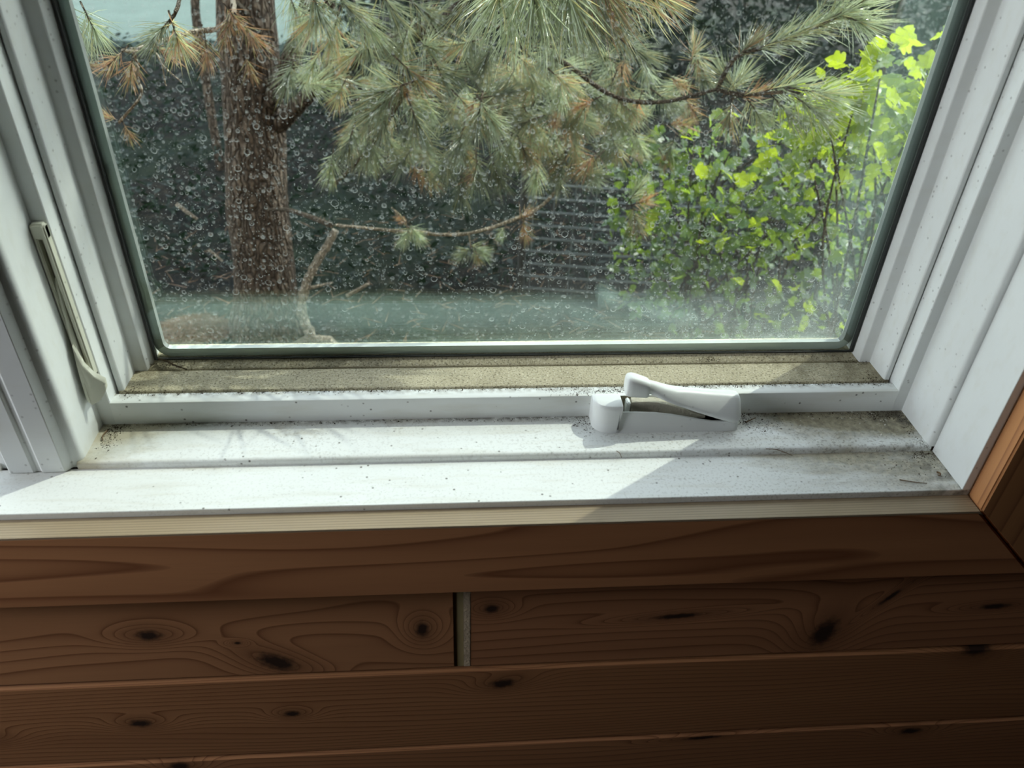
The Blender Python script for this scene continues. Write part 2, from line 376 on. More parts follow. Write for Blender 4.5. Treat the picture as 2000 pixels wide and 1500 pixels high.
# order: y front four (inner-left, inner-right, outer-right, outer-left), then back four
hexa(b, [(-1.42, -.021, ZM), (XM-g, -.021, ZM), (XM+W-g, -.021, ZM-W), (-1.42, -.021, ZM-W), (-1.42, -.0046, ZM), (XM-g, -.0046, ZM), (XM+W-g, -.0046, ZM-W), (-1.42, -.0046, ZM-W)])
bmesh.ops.bevel(b, geom=b.edges[:], offset=.0018, segments=3, affect='EDGES')
obj('casing_board', b, M['casing'], cas, smooth=30)
b = box(-1.42, XM-.012, -.0200, 0.0, ZM-.006, ZM+.0003); 
b2 = bmesh.new(); hexa(b2, [(-1.42, -.0202, ZM+.0004), (XM-.0002, -.0202, ZM+.0004), (XM+.0040, -.0202, ZM-.004), (-1.42, -.0202, ZM-.004), (-1.42, .0115, ZM+.0004), (XM-.0002, .0115, ZM+.0004), (XM+.0040, .0115, ZM-.004), (-1.42, .0115, ZM-.004)])
b.free(); obj('weathered_edge', b2, M['weathered'], cas)
cas2 = tag(empty('trim_2'), 'upright pine casing board right of the window, mitred at its foot', None, None, 'structure')
b = bmesh.new()
hexa(b, [(XM, -.021, 1.15), (XM+W, -.021, 1.15+W), (XM+W, -.021, ZM-W+g), (XM, -.021, ZM+g), (XM, .0005, 1.15), (XM+W, .0005, 1.15+W), (XM+W, .0005, ZM-W+g), (XM, .0005, ZM+g)])
bmesh.ops.bevel(b, geom=b.edges[:], offset=.0018, segments=3, affect='EDGES')
obj('casing_board', b, M['casing_v'], cas2, smooth=30)

# ------------------------------------------------------------------ windows
XMID = -.407
def mirror_x(bm):
    for v in bm.verts: v.co.x = 2*XMID - v.co.x
    bmesh.ops.reverse_faces(bm, faces=bm.faces); return bm
ZTOP = 1.1
def window(name, label, mir):
    root = tag(empty(name), label, None, None, 'structure')
    def add(nm, bm, mat, parent=root, smooth=35):
        if mir: mirror_x(bm)
        return obj(nm, bm, mat, parent, smooth=smooth)
    # wide ledge (step), its nose softly rounded
    nose = [(.0513, -.012), (.0513, .0035), (.0517, .0047), (.0525, .0057), (.0538, .0063), (.0555, .0065)]
    add('ledge', prism(nose+[(.1045, .0065), (.1045, -.012)], 'x', -.3760, .3745), M['ledge'])
    # frame rail with its upright face
    add('frame_rail', prism([(.1033, .0060), (.1033, .0288), (.1036, .0297), (.1045, .0302), (.1165, .0302), (.1172, .0297), (.1172, .0060)], 'x', -.3608, .3608), M['rail'])
    add('frame_base', box(-.37, .37, .1172, .2, -.012, .012), M['white'])
    add('gap', box(-.3585, .3585, .1172, .1197, .012, .0262), M['gap'], smooth=None)  # dark strip filling the slit between rail and sash
    # right jamb: outer frame, liner, extension to the room
    add('frame_jamb', prism([(.3600, .1040), (.3607, .1033), (.3712, .1033), (.3712, .2), (.3600, .2)], 'z', .0062, ZTOP), M['white_trim'])
    add('jamb_liner', prism([(.3707, .1045), (.3707, .0555), (.3713, .0532), (.3728, .0518), (.3750, .0513), (.41, .0513), (.41, .1045)], 'z', .0055, ZTOP+.02), M['white_trim'])
    add('jamb_extension', prism([(.3764, .0509), (.3764, .0004), (.3768, 0), (.3836, 0), (.3836, .0509)], 'z', .0004, ZTOP+.02), M['white_trim'])
    add('jamb_packing', box(.3836, .41, .0010, .0509, -.02, ZTOP+.02), M['white_trim'])
    # left jamb on the mullion
    add('frame_jamb', prism([(-.3600, .1040), (-.3607, .1033), (-.3735, .1033), (-.3735, .2), (-.3600, .2)], 'z', .0062, ZTOP), M['white_trim'])
    add('jamb_liner', prism([(-.3722, .1045), (-.3716, .0600), (-.3722, .0572), (-.3738, .0552), (-.3762, .0541), (-.3795, .0538), (-.4045, .0538), (-.4045, .1045)], 'z', .0003, ZTOP+.02), M['white_trim'])
    # head
    add('frame_head', box(-.4, .4, .0513, .2, ZTOP-.035, ZTOP+.03), M['white_trim'])
    add('head_lining', box(-.4, .3836, .0004, .0513, ZTOP-.005, ZTOP+.03), M['white_trim'])
    # sash
    sash = tag(obj('sash', (mirror_x if mir else (lambda q: q))(prism([(.1197, .0135), (.1197, .0290), (.1204, .0301), (.1215, .0306), (.1512, .0306), (.1516, .0296), (.1526, .0294), (.1531, .0304), (.1560, .0318), (.1600, .0345), (.1630, .0366), (.187, .0366), (.187, .0135)], 'x', -.3580, .3580)), M['grit'], root, smooth=40))
    for s in (1, -1):
        st = [(.3585, .1212), (.3548, .1212), (.3541, .1218), (.3535, .1229), (.3531, .1512), (.3520, .1518), (.3440, .1521), (.3430, .1525), (.3424, .1533), (.3408, .1562), (.3388, .1595), (.3370, .1628), (.3370, .187), (.3585, .187)]
        add('stile', prism([(s*px, py) for px, py in st], 'z', .0300, 1.06), M['white_trim'], sash, 40)
    add('top_rail', box(-.3575, .3575, .1212, .187, 1.0, 1.063), M['white_trim'], sash)
    gk = box(-.3372, -.3352, .1600, .1634, .037, 1.0); box(.3352, .3372, .1600, .1634, .037, 1.0, gk); box(-.3372, .3372, .1610, .1634, .0362, .0374, gk)
    add('gasket', gk, M['gasket'], sash, None)
    gl = box(-.3366, .3366, .1634, .1662, .0366, 1.0); add('inner_pane', gl, M['glass'], sash, None)
    gl = box(-.3366, .3366, .1722, .1750, .0366, 1.0); o = add('outer_pane', gl, [M['glass'], M['dirty_glass']], sash, None)
    for p in o.data.polygons: p.material_index = 1 if p.normal.y > .9 else 0
    # spacer bar between the panes, rounded lower corners
    sp = bmesh.new(); wv = .0085; ro, ri = .014, .0065
    def ring(inset, rad):
        P = []; x1, z0, z1 = .3366-inset, .0366+inset, 1.0-inset
        for cx, cz, a0 in ((-x1+rad, z0+rad, 180), (x1-rad, z0+rad, 270), (x1-rad, z1-rad, 0), (-x1+rad, z1-rad, 90)):
            for i in range(7): a = R(a0+15*i); P.append((cx+rad*math.cos(a), cz+rad*math.sin(a)))
        return P
    A, B = ring(.0002, ro), ring(wv, ri)
    va = [[sp.verts.new((px, yy, pz)) for px, pz in L] for yy, L in ((.1664, A), (.1664, B), (.1720, B), (.1720, A))]
    n = len(A)
    for q in range(4):
        for i in range(n): sp.faces.new((va[q][i], va[q][(i+1) % n], va[(q+1) % 4][(i+1) % n], va[(q+1) % 4][i]))
    o = add('spacer_bar', sp, [M['spacer'], M['spacer_lit_dust']], sash, 40)
    for p in o.data.polygons: p.material_index = 1 if p.center.z < .0462 else 0
    return root
W1 = window('window_1', 'white casement window with dirty glass looking onto a pine', False)
W2 = window('window_2', 'second white casement window beyond the mullion at the left edge', True)
sill = tag(obj('trim_3', prism([(0.0, -.0055), (0.0, -.0006), (.0005, 0), (.052, 0), (.052, -.02), (.0, -.02)], 'x', -1.2, .3838), M['board'], None, smooth=30), 'dirty white front sill board running under both windows', None, None, 'structure')
# mullion cover with chamfers and a groove, facing the room
mc = [(-.3797, .0560), (-.3800, .0537), (-.3850, .0478), (-.4030, .0474), (-.4045, .0490), (-.4085, .0490), (-.4100, .0474), (-.4290, .0474), (-.4340, .0537), (-.4343, .0560)]
tag(obj('trim_4', prism(mc, 'z', .0006, ZTOP+.02, bevel=.0004, seg=1), M['white_trim'], None), 'grooved white mullion cover left of the window, standing on the sill', None, None, 'structure')
# exterior skin of the house around the openings
b = box(-2.6, -1.21, .2, .22, -1.2, 1.6); box(.40, 1.9, .2, .22, -1.2, 1.6, b); box(-1.21, .40, .2, .22, -1.2, -.015, b); box(-1.21, .40, .2, .22, 1.12, 1.6, b); box(-.44, -.374, .2, .205, -.015, 1.12, b)
struct('wall_outside', b, m_plain('outside_boards', (.32, .2, .11), .7, .3, 0, .2, 60), 'brown boarded outside face of the house around the window')

# ------------------------------------------------------------------ crank operator on the ledge
def loft(stations, closed_ends=True):
    bm = bmesh.new(); rings = [[bm.verts.new(p) for p in s] for s in stations]; n = len(rings[0])
    for a, c in zip(rings, rings[1:]):
        for i in range(n): bm.faces.new((a[i], a[(i+1) % n], c[(i+1) % n], c[i]))
    if closed_ends: bm.faces.new(rings[0][::-1]); bm.faces.new(rings[-1])
    return bm
crank = tag(empty('window_crank', (.135, .09, .0065)), 'white folding crank handle unit on the ledge below the glass', 'window crank')
def cobj(name, bm, mat, parent, smooth=40, sub=0):
    for v in bm.verts: v.co -= Vector((.135, .09, .0065))
    o = obj(name, bm, mat, parent, smooth=smooth)
    return o
Z1 = .0066
def yfront(x):
    y = .0772
    if x < .082: t = (.082-x)/.0165; y += .0155*(1-math.sqrt(max(0, 1-min(1, t)**2)))
    if x > .1965: t = (x-.1965)/.0045; y += .004*(1-math.sqrt(max(0, 1-min(1, t)**2)))
    return y
def lip(x):   # height of the front wall
    pts = [(.090, .0265), (.105, .0262), (.122, .0252), (.138, .0232), (.152, .0205), (.166, .0178), (.18, .0155), (.2045, .0145)]
    for (a, za), (b_, zb) in zip(pts, pts[1:]):
        if x <= b_: t = max(0, (x-a)/(b_-a)); return za+(zb-za)*t
    return pts[-1][1]
def sec_full(x, zt):
    y = yfront(x); lean = .0030
    return [(x, y, Z1), (x, y+.0004, Z1+.004), (x, y+lean, zt-.0045), (x, y+lean+.0006, zt-.0022), (x, y+lean+.0020, zt-.0006), (x, y+lean+.0042, zt), (x, y+lean+.010, zt+.0002), (x, .0985, zt+.0002), (x, .1005, zt), (x, .1018, zt-.0006), (x, .1028, zt-.0018), (x, .1032, .0280), (x, .1032, .0200), (x, .1032, Z1)]
def sec_trough(x):
    y = yfront(x); zl = lip(x); rec = .0036 if x < .125 else .0036*max(0, (.2-x)/.075)
    y += rec; zf = .0118
    bt = .0322
    return [(x, yfront(x), Z1), (x, (yfront(x)+y)/2, Z1+.0035), (x, y+.0012, zl-.0016), (x, y+.0016, zl-.0004), (x, y+.0024, zl), (x, y+.0036, zl-.0004), (x, y+.0040, zl-.002), (x, y+.0046, min(zf, zl-.003)), (x, .0985, min(zf, zl-.003)), (x, .1002, bt), (x, .1026, bt), (x, .1032, bt-.0008), (x, .1032, .0200), (x, .1032, Z1)]
ST = []
for x in (.0660, .0664, .0672, .0684, .070, .072, .075, .079, .084, .089, .0915): ST.append(sec_full(x, .0338 - max(0, .0684-x)*.5))
for x in (.0919, .094, .098, .104, .110, .116, .122, .130, .138, .146, .154, .162, .170, .178, .186, .190, .196, .1985, .2000, .2010): ST.append(sec_trough(x))
for s_ in ST:      # the end block leans back towards its foot, the front wall is set back from it
    for q, (px, py, pz) in enumerate(s_):
        if .0900 < px < .0945 and (q < 7) and py < .0885: s_[q] = (px-.0050*max(0, 1-(pz-Z1)/.024), py, pz)
hs_ = cobj('housing', loft(ST), M['plastic'], crank, 30)
# inner channel, stained
tb = bmesh.new(); rows = []
for x in (.0925, .100, .110, .120, .130, .140, .150, .160, .170, .180, .19):
    rows.append([tb.verts.new((x, .0868, .0121)), tb.verts.new((x, .0978, .0121)), tb.verts.new((x, .0998, .0318 - max(0, x-.11)*.12))])
for a, c in zip(rows, rows[1:]):
    for i in range(2): tb.faces.new((a[i], a[i+1], c[i+1], c[i]))
bmesh.ops.solidify(tb, geom=tb.faces[:], thickness=.0005)
cobj('channel', tb, m_plain('stained_channel', (.50, .455, .34), .8, .3, 0, .4, 300), crank, 30)
ar = box(.0965, .1000, .0885, .0978, .0121, .0322, bevel=.001); cobj('stop_post', ar, M['plastic'], crank)
# curved link arm lying in the channel
lk = loft([[(x, .0895, .0130), (x, .0975, .0130), (x, .0972, zt), (x, .0902, zt-.0006)] for x, zt in ((.1010, .0290), (.1016, .0322), (.112, .0330), (.124, .0318), (.136, .0285), (.148, .0242), (.16, .019), (.172, .0155))])
cobj('link_arm', lk, m_plain('dusty_link', (.55, .515, .41), .75, .3, 0, .5, 350), crank, 30)
# folding handle: broad hub at the right, arm rising to a neck
H = [(.1130, .0992, .0892, .0518, .0408), (.1160, .0995, .0886, .0508, .0400), (.122, .1004, .0872, .0484, .0376), (.131, .1014, .0856, .0448, .0338), (.140, .1021, .0844, .0422, .0303), (.150, .1026, .0834, .0402, .0268), (.160, .1029, .0825, .0388, .0233), (.170, .1031, .0817, .0376, .0199), (.180, .1032, .0810, .0366, .0166), (.189, .1032, .0804, .0359, .0139), (.1945, .1032, .0802, .0354, .0122), (.1985, .1030, .0810, .0346, .0126), (.2005, .1022, .0828, .0330, .0146)]
S = []
for i, (x, yb, yf, zt, zb) in enumerate(H):
    yb -= .004; yf -= .0045; zt += .0035; zb += .0035
    ym = yf + (yb-yf)*(.42 if x < .15 else .58); c = .0016
    zf = zb + (zt-zb)*(.55 if x < .13 else .30)
    S.append([(x, yf, zb+c), (x, yf-.0003, zf-.002), (x, yf+.0006, zf+.001), (x, ym-.0025, zt-.0016), (x, ym, zt-.0003), (x, ym+.003, zt), (x, yb-.002, zt-.0003), (x, yb, zt-.002), (x, yb, zb+.004), (x, yb-.003, zb+.001), (x, ym, zb), (x, yf+.002, zb)])
hd = cobj('handle_arm', loft(S), M['plastic'], crank, 50)
kb = []
for x, hw, zt, zb in ((.0925, .0048, .0545, .0420), (.0932, .0066, .0572, .0396), (.0946, .0075, .0585, .0386), (.0980, .0080, .0590, .0379), (.1030, .0079, .0574, .0374), (.1090, .0077, .0549, .0370), (.1124, .0075, .0534, .0368), (.1138, .0071, .0524, .0376)):
    P = []
    for i in range(14):
        a = 2*PI*i/14; ca, sa = math.cos(a), math.sin(a)
        e = .55; P.append((x, .0900+hw*math.copysign(abs(ca)**e, ca), .0033+(zt+zb)/2+(zt-zb)/2*math.copysign(abs(sa)**e, sa)))
    kb.append(P)
cobj('knob', loft(kb), M['plastic'], crank, 50)

# ------------------------------------------------------------------ sash lock on the left jamb
lock = tag(empty('sash_lock', (-.366, .1033, .13)), 'ivory sash lock with slim lever on the left white jamb', 'window lock')
def lobj(name, bm, mat, smooth=40, parent=lock):
    for v in bm.verts: v.co -= Vector((-.366, .1033, .13))
    return obj(name, bm, mat, parent, smooth=smooth)
# escutcheon: long shell with a slot down its middle
x0, x1 = -.3714, -.3606; zt, zb_ = .2005, .062
sh_ = box(x0, x0+.0028, .0965, .1036, zb_, zt, bevel=.0008); box(x1-.0042, x1, .0958, .1036, zb_, zt, sh_, bevel=.0012)
box(x0, x1, .0962, .1036, zt-.012, zt+.001, sh_, bevel=.0016, seg=3); box(x0, x1, .0985, .1036, zb_-.006, zb_+.004, sh_, bevel=.0008)
lobj('escutcheon', sh_, M['ivory'])
lobj('slot', box(x0+.002, x1-.003, .1018, .1036, zb_, zt-.01), m_plain('shadowed_slot', (.34, .32, .24), .8, .2))
lv = loft([[(-.3688, .1015, z), (-.3655, .1015, z), (-.3655-.0004, yf, z), (-.3688+.0003, yf, z)] for z, yf in ((.155, .1005), (.150, .0988), (.135, .0968), (.115, .0945), (.095, .0918), (.078, .0892), (.062, .0870), (.050, .0858), (.0445, .0862), (.042, .0875))])
lv2 = lv
bmesh.ops.bevel(lv2, geom=lv2.edges[:], offset=.0005, segments=2, affect='EDGES')
lobj('lever', lv2, M['ivory'])
# flared thumb tab at the lever's foot
tb = bmesh.new()
P = [(-.3672, .0895, .0985), (-.3640, .0888, .0800), (-.3585, .0890, .0690), (-.3528, .0925, .0605), (-.3530, .0915, .0530), (-.3585, .0885, .0445), (-.3660, .0866, .0405), (-.3690, .0862, .0460), (-.3688, .0876, .0700)]
vs = [tb.verts.new(p) for p in P]; vb = [tb.verts.new((p[0]+.0004, p[1]+.0042, p[2]+.002)) for p in P]; n = len(P)
cf_ = tb.verts.new((-.3635, .0872, .0575)); cb_ = tb.verts.new((-.3630, .0930, .0590))
for i in range(n):
    j = (i+1) % n; tb.faces.new((vs[i], vs[j], cf_)); tb.faces.new((vb[j], vb[i], cb_)); tb.faces.new((vs[j], vs[i], vb[i], vb[j]))
bmesh.ops.bevel(tb, geom=[e for e in tb.edges if e.is_manifold], offset=.0004, segments=2, affect='EDGES')
lobj('thumb_tab', tb, M['ivory'], 50)

# ------------------------------------------------------------------ dirt, flakes and dry needles on the sill
rng = random.Random(4)
def crumbs(name, label, spots, mat, smin, smax):
    V, F = [], []
    for (x, y, z, sx, sy, n, hgt) in spots:
        for _ in range(n):
            p = Vector((rng.gauss(x, sx), rng.gauss(y, sy), z)); s = rng.uniform(smin, smax)*(1 if rng.random() < .85 else 1.8)
            a = rng.uniform(0, PI); u = Vector((math.cos(a), math.sin(a), 0)); v = Vector((-u.y, u.x, 0)); l = rng.uniform(.5, 1.8)
            b0 = len(V); V += [p+u*s*l, p+v*s*.6, p-u*s*l, p-v*s*.6, p+Vector((0, 0, s*hgt))]
            F += [(b0, b0+1, b0+4), (b0+1, b0+2, b0+4), (b0+2, b0+3, b0+4), (b0+3, b0, b0+4)]
    o = obj(name, mesh(name, V, F), mat); return tag(o, label, 'dirt', None, 'stuff')
led = .0066
sp = [(.350, .0965, led, .012, .0035, 260, .5), (.33, .095, led, .03, .004, 120, .5), (-.357, .098, led, .006, .004, 200, .5), (-.36, .084, led, .004, .009, 200, .5), (.062, .093, led, .007, .005, 190, .5), (.211, .093, led, .006, .005, 170, .5), (.225, .085, led, .014, .009, 150, .45), (.366, .07, led, .004, .02, 150, .5), (.35, .04, .0002, .018, .012, 160, .4), (.365, .047, .0002, .008, .004, 140, .5)]
for i in range(26): x = -.34+i*.0275; sp.append((x, .1006, led, .012, .0018, 34, .45))
for i in range(34): x = -.34+i*.0205; sp.append((x, .1165, .0303, .010, .0018, 44, .5))
for i in range(20): x = -.34+i*.036; sp.append((x, .1518, .0300, .016, .0012, 18, .5))
sp += [(.06, .109, .0303, .016, .003, 120, .5), (.085, .110, .0303, .012, .002, 160, .6), (.17, .1145, .0303, .03, .002, 200, .6), (-.346, .121, .0306, .006, .006, 130, .5), (-.325, .157, .034, .01, .004, 200, .6), (.336, .152, .031, .01, .004, 160, .5), (.346, .12, .0306, .006, .004, 180, .5), (.19, .156, .0335, .0025, .0025, 60, 1.2)]
crumbs('dirt_crumbs', 'dark grit lying along the seams of the window frame', sp, M['crumb'], .0002, .00062)
crumbs('paint_flakes', 'pale paint crumbs in the dirty right corner of the ledge', [(.338, .094, led, .012, .006, 26, .5), (.29, .09, led, .03, .008, 12, .5), (.345, .08, led, .01, .008, 12, .5), (.33, .047, .0003, .006, .002, 14, .8), (.352, .018, .0002, .012, .008, 14, .4), (-.362, .078, led, .003, .006, 10, .6)], M['crumb2'], .0004, .0010)
def sill_bit(name, pts, r, label, mat='needle_dead', cat='dry needle'):
    c = Vector(pts[0]); V, F = tube_data(smooth_path([Vector(p)-c for p in pts], 3), r, r*.6, 5)
    o = obj(name, mesh(name, V, F), M[mat], smooth=60); o.location = c; return tag(o, label, cat, 'dry bits lying on the sill')
sill_bit('dry_needle', [(.218, .0508, .0072), (.228, .0500, .0068), (.243, .0478, .0012)], .00045, 'thin brown dry needle hanging over the ledge edge right of the crank')
sill_bit('dry_needle', [(.083, .0525, .0070), (.0855, .0505, .0062), (.0875, .0495, .0016)], .0004, 'short bent brown needle on the ledge nose below the crank')
sill_bit('dry_needle', [(.212, .0885, .0078), (.222, .0925, .0095)], .0006, 'straw coloured needle stub poking from grit right of the crank')
sill_bit('dry_needle', [(.327, .014, .0006), (.338, .0105, .0008), (.349, .0085, .0007)], .0005, 'pale dry needle in the dirty right end of the front board')
sill_bit('dry_needle', [(-.365, .094, .0072), (-.3655, .085, .0085), (-.364, .080, .0074)], .0008, 'rust coloured curled needle in the left corner of the ledge')
sill_bit('insect_shell', [(.3655, .0225, .0009), (.3672, .0200, .0012), (.3655, .0178, .0010), (.3640, .0185, .0008)], .0009, 'small curled brown husk in the right corner of the front board', 'needle_dead', 'insect')
# withered weed stem draped in the lower left corner of the glass
V, F = tube_data(smooth_path([(-.333, .1600, .0385), (-.325, .1570, .0375), (-.316, .1535, .0345), (-.306, .1500, .0330)], 4), .0011, .0005, 5)
tag(obj('cobweb_strand', mesh('cobweb_strand', V, F), M['crumb'], smooth=60), 'dirty debris strand in the lower left corner of the glass', 'cobweb')
# ------------------------------------------------------------------ the garden outside
GZ = -1.2
def m_ground():
    k = N('shaded_soil'); x, y, z = k.sep()
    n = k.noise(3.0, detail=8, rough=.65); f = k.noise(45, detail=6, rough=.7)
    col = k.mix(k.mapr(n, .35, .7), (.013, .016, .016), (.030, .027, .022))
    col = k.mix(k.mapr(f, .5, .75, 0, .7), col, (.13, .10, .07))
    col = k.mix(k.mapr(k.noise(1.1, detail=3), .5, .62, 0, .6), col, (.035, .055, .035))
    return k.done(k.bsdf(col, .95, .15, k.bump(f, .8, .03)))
bm = bmesh.new(); bmesh.ops.create_grid(bm, x_segments=70, y_segments=70, size=1)
for v in bm.verts:
    v.co.x = -.5+v.co.x*12; v.co.y = 9.2+v.co.y*9.0
    v.co.z = GZ + .05*mnoise.noise(Vector((v.co.x*1.3, v.co.y*1.3, 0))) + .02*mnoise.noise(Vector((v.co.x*5, v.co.y*5, 3)))
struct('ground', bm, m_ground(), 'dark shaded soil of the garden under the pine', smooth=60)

def m_leaf(name, refl, trans, tw=.55, rough=.35, spec=.5, var=.25, ns=11):
    k = N(name)
    oi = k.t.nodes.new('ShaderNodeObjectInfo'); v = k.math('ADD', k.math('MULTIPLY', oi.outputs['Random'], .6), k.math('MULTIPLY', k.noise(ns, k.t.nodes.new('ShaderNodeNewGeometry').outputs['Position']), .6))
    a = k.mix(k.mapr(v, .2, .9), tuple(c*(1-var) for c in refl), tuple(min(1, c*(1+var)) for c in refl))
    b = k.mix(k.mapr(v, .2, .9), tuple(c*(1-var) for c in trans), tuple(min(1, c*(1+var)) for c in trans))
    return k.done(k.mixs(tw, k.bsdf(a, rough, spec), k.sh('ShaderNodeBsdfTranslucent', b)))
M['leaf'] = m_leaf('currant_leaf', (.06, .13, .04), (.60, .76, .04), .5, .36, .8, .4)
M['leaf_deep'] = m_leaf('shrub_leaf', (.038, .082, .042), (.34, .48, .045), .36, .36, .8, .75)
M['ng'] = m_leaf('pine_needle_green', (.22, .27, .185), (.56, .62, .38), .36, .2, 1.0, .65, 110)
M['no'] = m_leaf('pine_needle_yellowing', (.34, .32, .16), (.66, .58, .26), .42, .28, 1.0, .4, 110)
M['nb'] = m_leaf('pine_needle_brown', (.42, .26, .16), (.7, .40, .2), .38, .4, .7, .4, 110)
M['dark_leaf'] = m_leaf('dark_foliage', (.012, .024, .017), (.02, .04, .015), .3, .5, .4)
def m_bark(name, c1, c2, sc_=26):
    k = N(name); x, y, z = k.sep()
    p = k.comb(k.math('ADD', k.math('MULTIPLY', x, 2.4), k.math('MULTIPLY', k.noise(14), .14)), k.math('MULTIPLY', y, 2.4), k.math('MULTIPLY', z, .55))
    v = k.voro(sc_, p, 'DISTANCE_TO_EDGE'); n = k.noise(60, detail=6)
    col = k.mix(k.mapr(v[0], .0, .16), tuple(c*.55 for c in c1), k.mix(k.mapr(n, .3, .7), c1, c2))
    return k.done(k.bsdf(col, .9, .2, k.bump(k.math('ADD', k.mapr(v[0], 0, .3), k.math('MULTIPLY', n, .4)), .9, .02)))
M['bark'] = m_bark('pine_bark', (.095, .07, .054), (.20, .15, .11))
M['twig'] = m_bark('twig_bark', (.13, .10, .075), (.30, .235, .17), 90)
M['dead'] = m_bark('dead_stem', (.55, .46, .35), (.78, .68, .54), 60)

# ---- pine
pine = tag(empty('pine_tree', (-.78, 2.2, GZ)), 'long-needled pine with brown trunk reaching its branches across the window', 'pine tree')
PO = pine.location.copy()
def pobj(name, V, F, mat, mi=None, kind=None, label=None, smooth=60):
    mats = mat if isinstance(mat, (list, tuple)) else [mat]
    o = obj(name, mesh(name, [Vector(v)-PO for v in V], F, mats, mi), mats, pine, smooth=smooth)
    if kind: o['kind'] = kind
    if label: o['label'] = label
    return o
rb = random.Random(11)
TR = [(-0.78, 2.2, -1.19), (-0.759, 2.2, -0.921), (-0.746, 2.2, -0.717), (-0.728, 2.2, -0.547), (-0.709, 2.2, -0.372), (-0.694, 2.2, -0.21), (-0.678, 2.2, -0.016), (-0.667, 2.2, 0.122)]
TR[0] = (TR[0][0], TR[0][1], GZ-.05)
tp = smooth_path(TR+[(-.62, 2.2, .7), (-.5, 2.25, 1.8), (-.4, 2.3, 3.0)], 5)
V, F = [], []
nn = 20; m = len(tp)
for i, p in enumerate(tp):
    r = .118-.052*(i/(m-1)) + .06*max(0, 1-i/5)**2
    for k_ in range(nn):
        a = 2*PI*k_/nn; q = Vector((math.cos(a), math.sin(a), 0))
        rr = r*(1+.10*mnoise.noise(Vector((q.x*2.4, q.y*2.4, p.z*5)))+.05*mnoise.noise(Vector((q.x*7, q.y*7, p.z*14))))
        V.append(Vector(p)+q*rr)
for i in range(m-1):
    for k_ in range(nn):
        a = i*nn+k_; b = i*nn+(k_+1) % nn; F.append((a, b, b+nn, a+nn))
pobj('trunk', V, F, M['bark'])
BRANCHES = {
'main':([(-0.658,2.200,-0.423),(-0.456,2.000,-0.216),(-0.305,1.800,-0.079),(-0.157,1.650,0.008),(-0.066,1.500,0.074),(-0.016,1.350,0.154),(0.019,1.100,0.262)],0.028,0.012),
'down':([(-0.064,1.500,0.069),(-0.091,1.450,-0.004),(-0.153,1.450,-0.063),(-0.265,1.500,-0.228),(-0.372,1.550,-0.350)],0.009,0.004),
'overarch':([(-0.026,1.400,0.120),(0.037,1.420,0.087),(0.098,1.450,0.044),(0.237,1.500,-0.127)],0.008,0.004),
'stick':([(0.145,1.350,0.087),(0.177,1.350,0.035),(0.214,1.320,0.016),(0.308,1.300,-0.036),(0.401,1.250,-0.033),(0.494,1.170,0.017)],0.006,0.004),
'stickb':([(0.488,1.150,0.022),(0.506,1.120,0.094),(0.575,1.100,0.123),(0.648,1.100,0.157),(0.715,1.080,0.206)],0.005,0.003),
'hub':([(0.491,1.160,0.020),(0.544,1.150,0.013),(0.631,1.130,0.025),(0.660,1.120,0.023)],0.005,0.003),
'lowtwig':([(-0.408,1.750,-0.551),(-0.245,1.720,-0.554),(-0.107,1.700,-0.558),(0.000,1.700,-0.553),(0.127,1.750,-0.534),(0.225,1.800,-0.505),(0.295,1.700,-0.353)],0.0045,0.006),
'lowtwigb':([(-0.107,1.700,-0.558),(-0.183,1.700,-0.537),(-0.197,1.700,-0.512),(-0.230,1.680,-0.464)],0.004,0.002),
'lowtwigc':([(-0.007,1.700,-0.553),(0.000,1.700,-0.604)],0.003,0.002),
'lit':([(-0.672,2.180,-0.374),(-0.559,2.100,-0.183),(-0.491,2.050,-0.069),(-0.437,1.950,0.084)],0.032,0.022),
'top':([(0.145,1.350,0.087),(0.109,1.100,0.190),(0.074,0.850,0.302)],0.006,0.007),
'topr':([(0.075,0.850,0.298),(0.134,0.830,0.289),(0.235,0.860,0.273)],0.006,0.004),
'tl':([(-0.437,1.950,0.084),(-0.365,1.600,0.127),(-0.297,1.250,0.156),(-0.275,1.220,0.134)],0.012,0.005),
'leftdead':([(-0.640,1.900,0.037),(-0.509,1.350,0.110),(-0.527,1.300,0.090),(-0.574,1.280,0.086),(-0.633,1.200,0.080),(-0.636,1.100,0.089),(-0.618,1.000,0.113)],0.007,0.003),
'leftdeadb':([(-0.635,1.100,0.062),(-0.642,1.100,0.043),(-0.640,1.100,0.015),(-0.660,1.100,-0.009),(-0.681,1.100,-0.028),(-0.697,1.100,-0.043)],0.0025,0.0025),
'leftdeadc':([(-0.636,1.100,0.089),(-0.637,1.100,0.062)],0.003,0.0025),
'lefttwig':([(-0.633,1.200,0.080),(-0.500,0.920,0.180),(-0.491,0.950,0.203),(-0.506,1.000,0.217)],0.003,0.003),
'thin':([(-1.305,3.900,-0.275),(-1.325,3.900,-0.416),(-1.327,3.900,-0.488)],0.022,0.02),
'arc':([(-0.623,1.050,0.105),(-0.567,1.000,0.113),(-0.555,1.000,0.088),(-0.524,0.980,0.067)],0.002,0.0012),
'arcb':([(-0.557,1.000,0.089),(-0.559,1.000,0.062),(-0.558,1.000,0.055)],0.0015,0.0012),
}
DEAD = ('leftdead', 'leftdeadb', 'leftdeadc', 'arc', 'arcb', 'lowtwig', 'lowtwigb', 'lowtwigc')
for nm, (pts, r0, r1) in BRANCHES.items():
    if nm == 'thin': continue
    V, F = tube_data(smooth_path(pts, 6), r0, r1, 8, .16, rb)
    pobj('dead_twig' if nm in DEAD else ('branch' if r0 > .01 else 'twig'), V, F, M['bark'] if r0 > .02 else (M['dead'] if nm in DEAD else M['twig']), label='pale bare dead twig' if nm in DEAD else None)
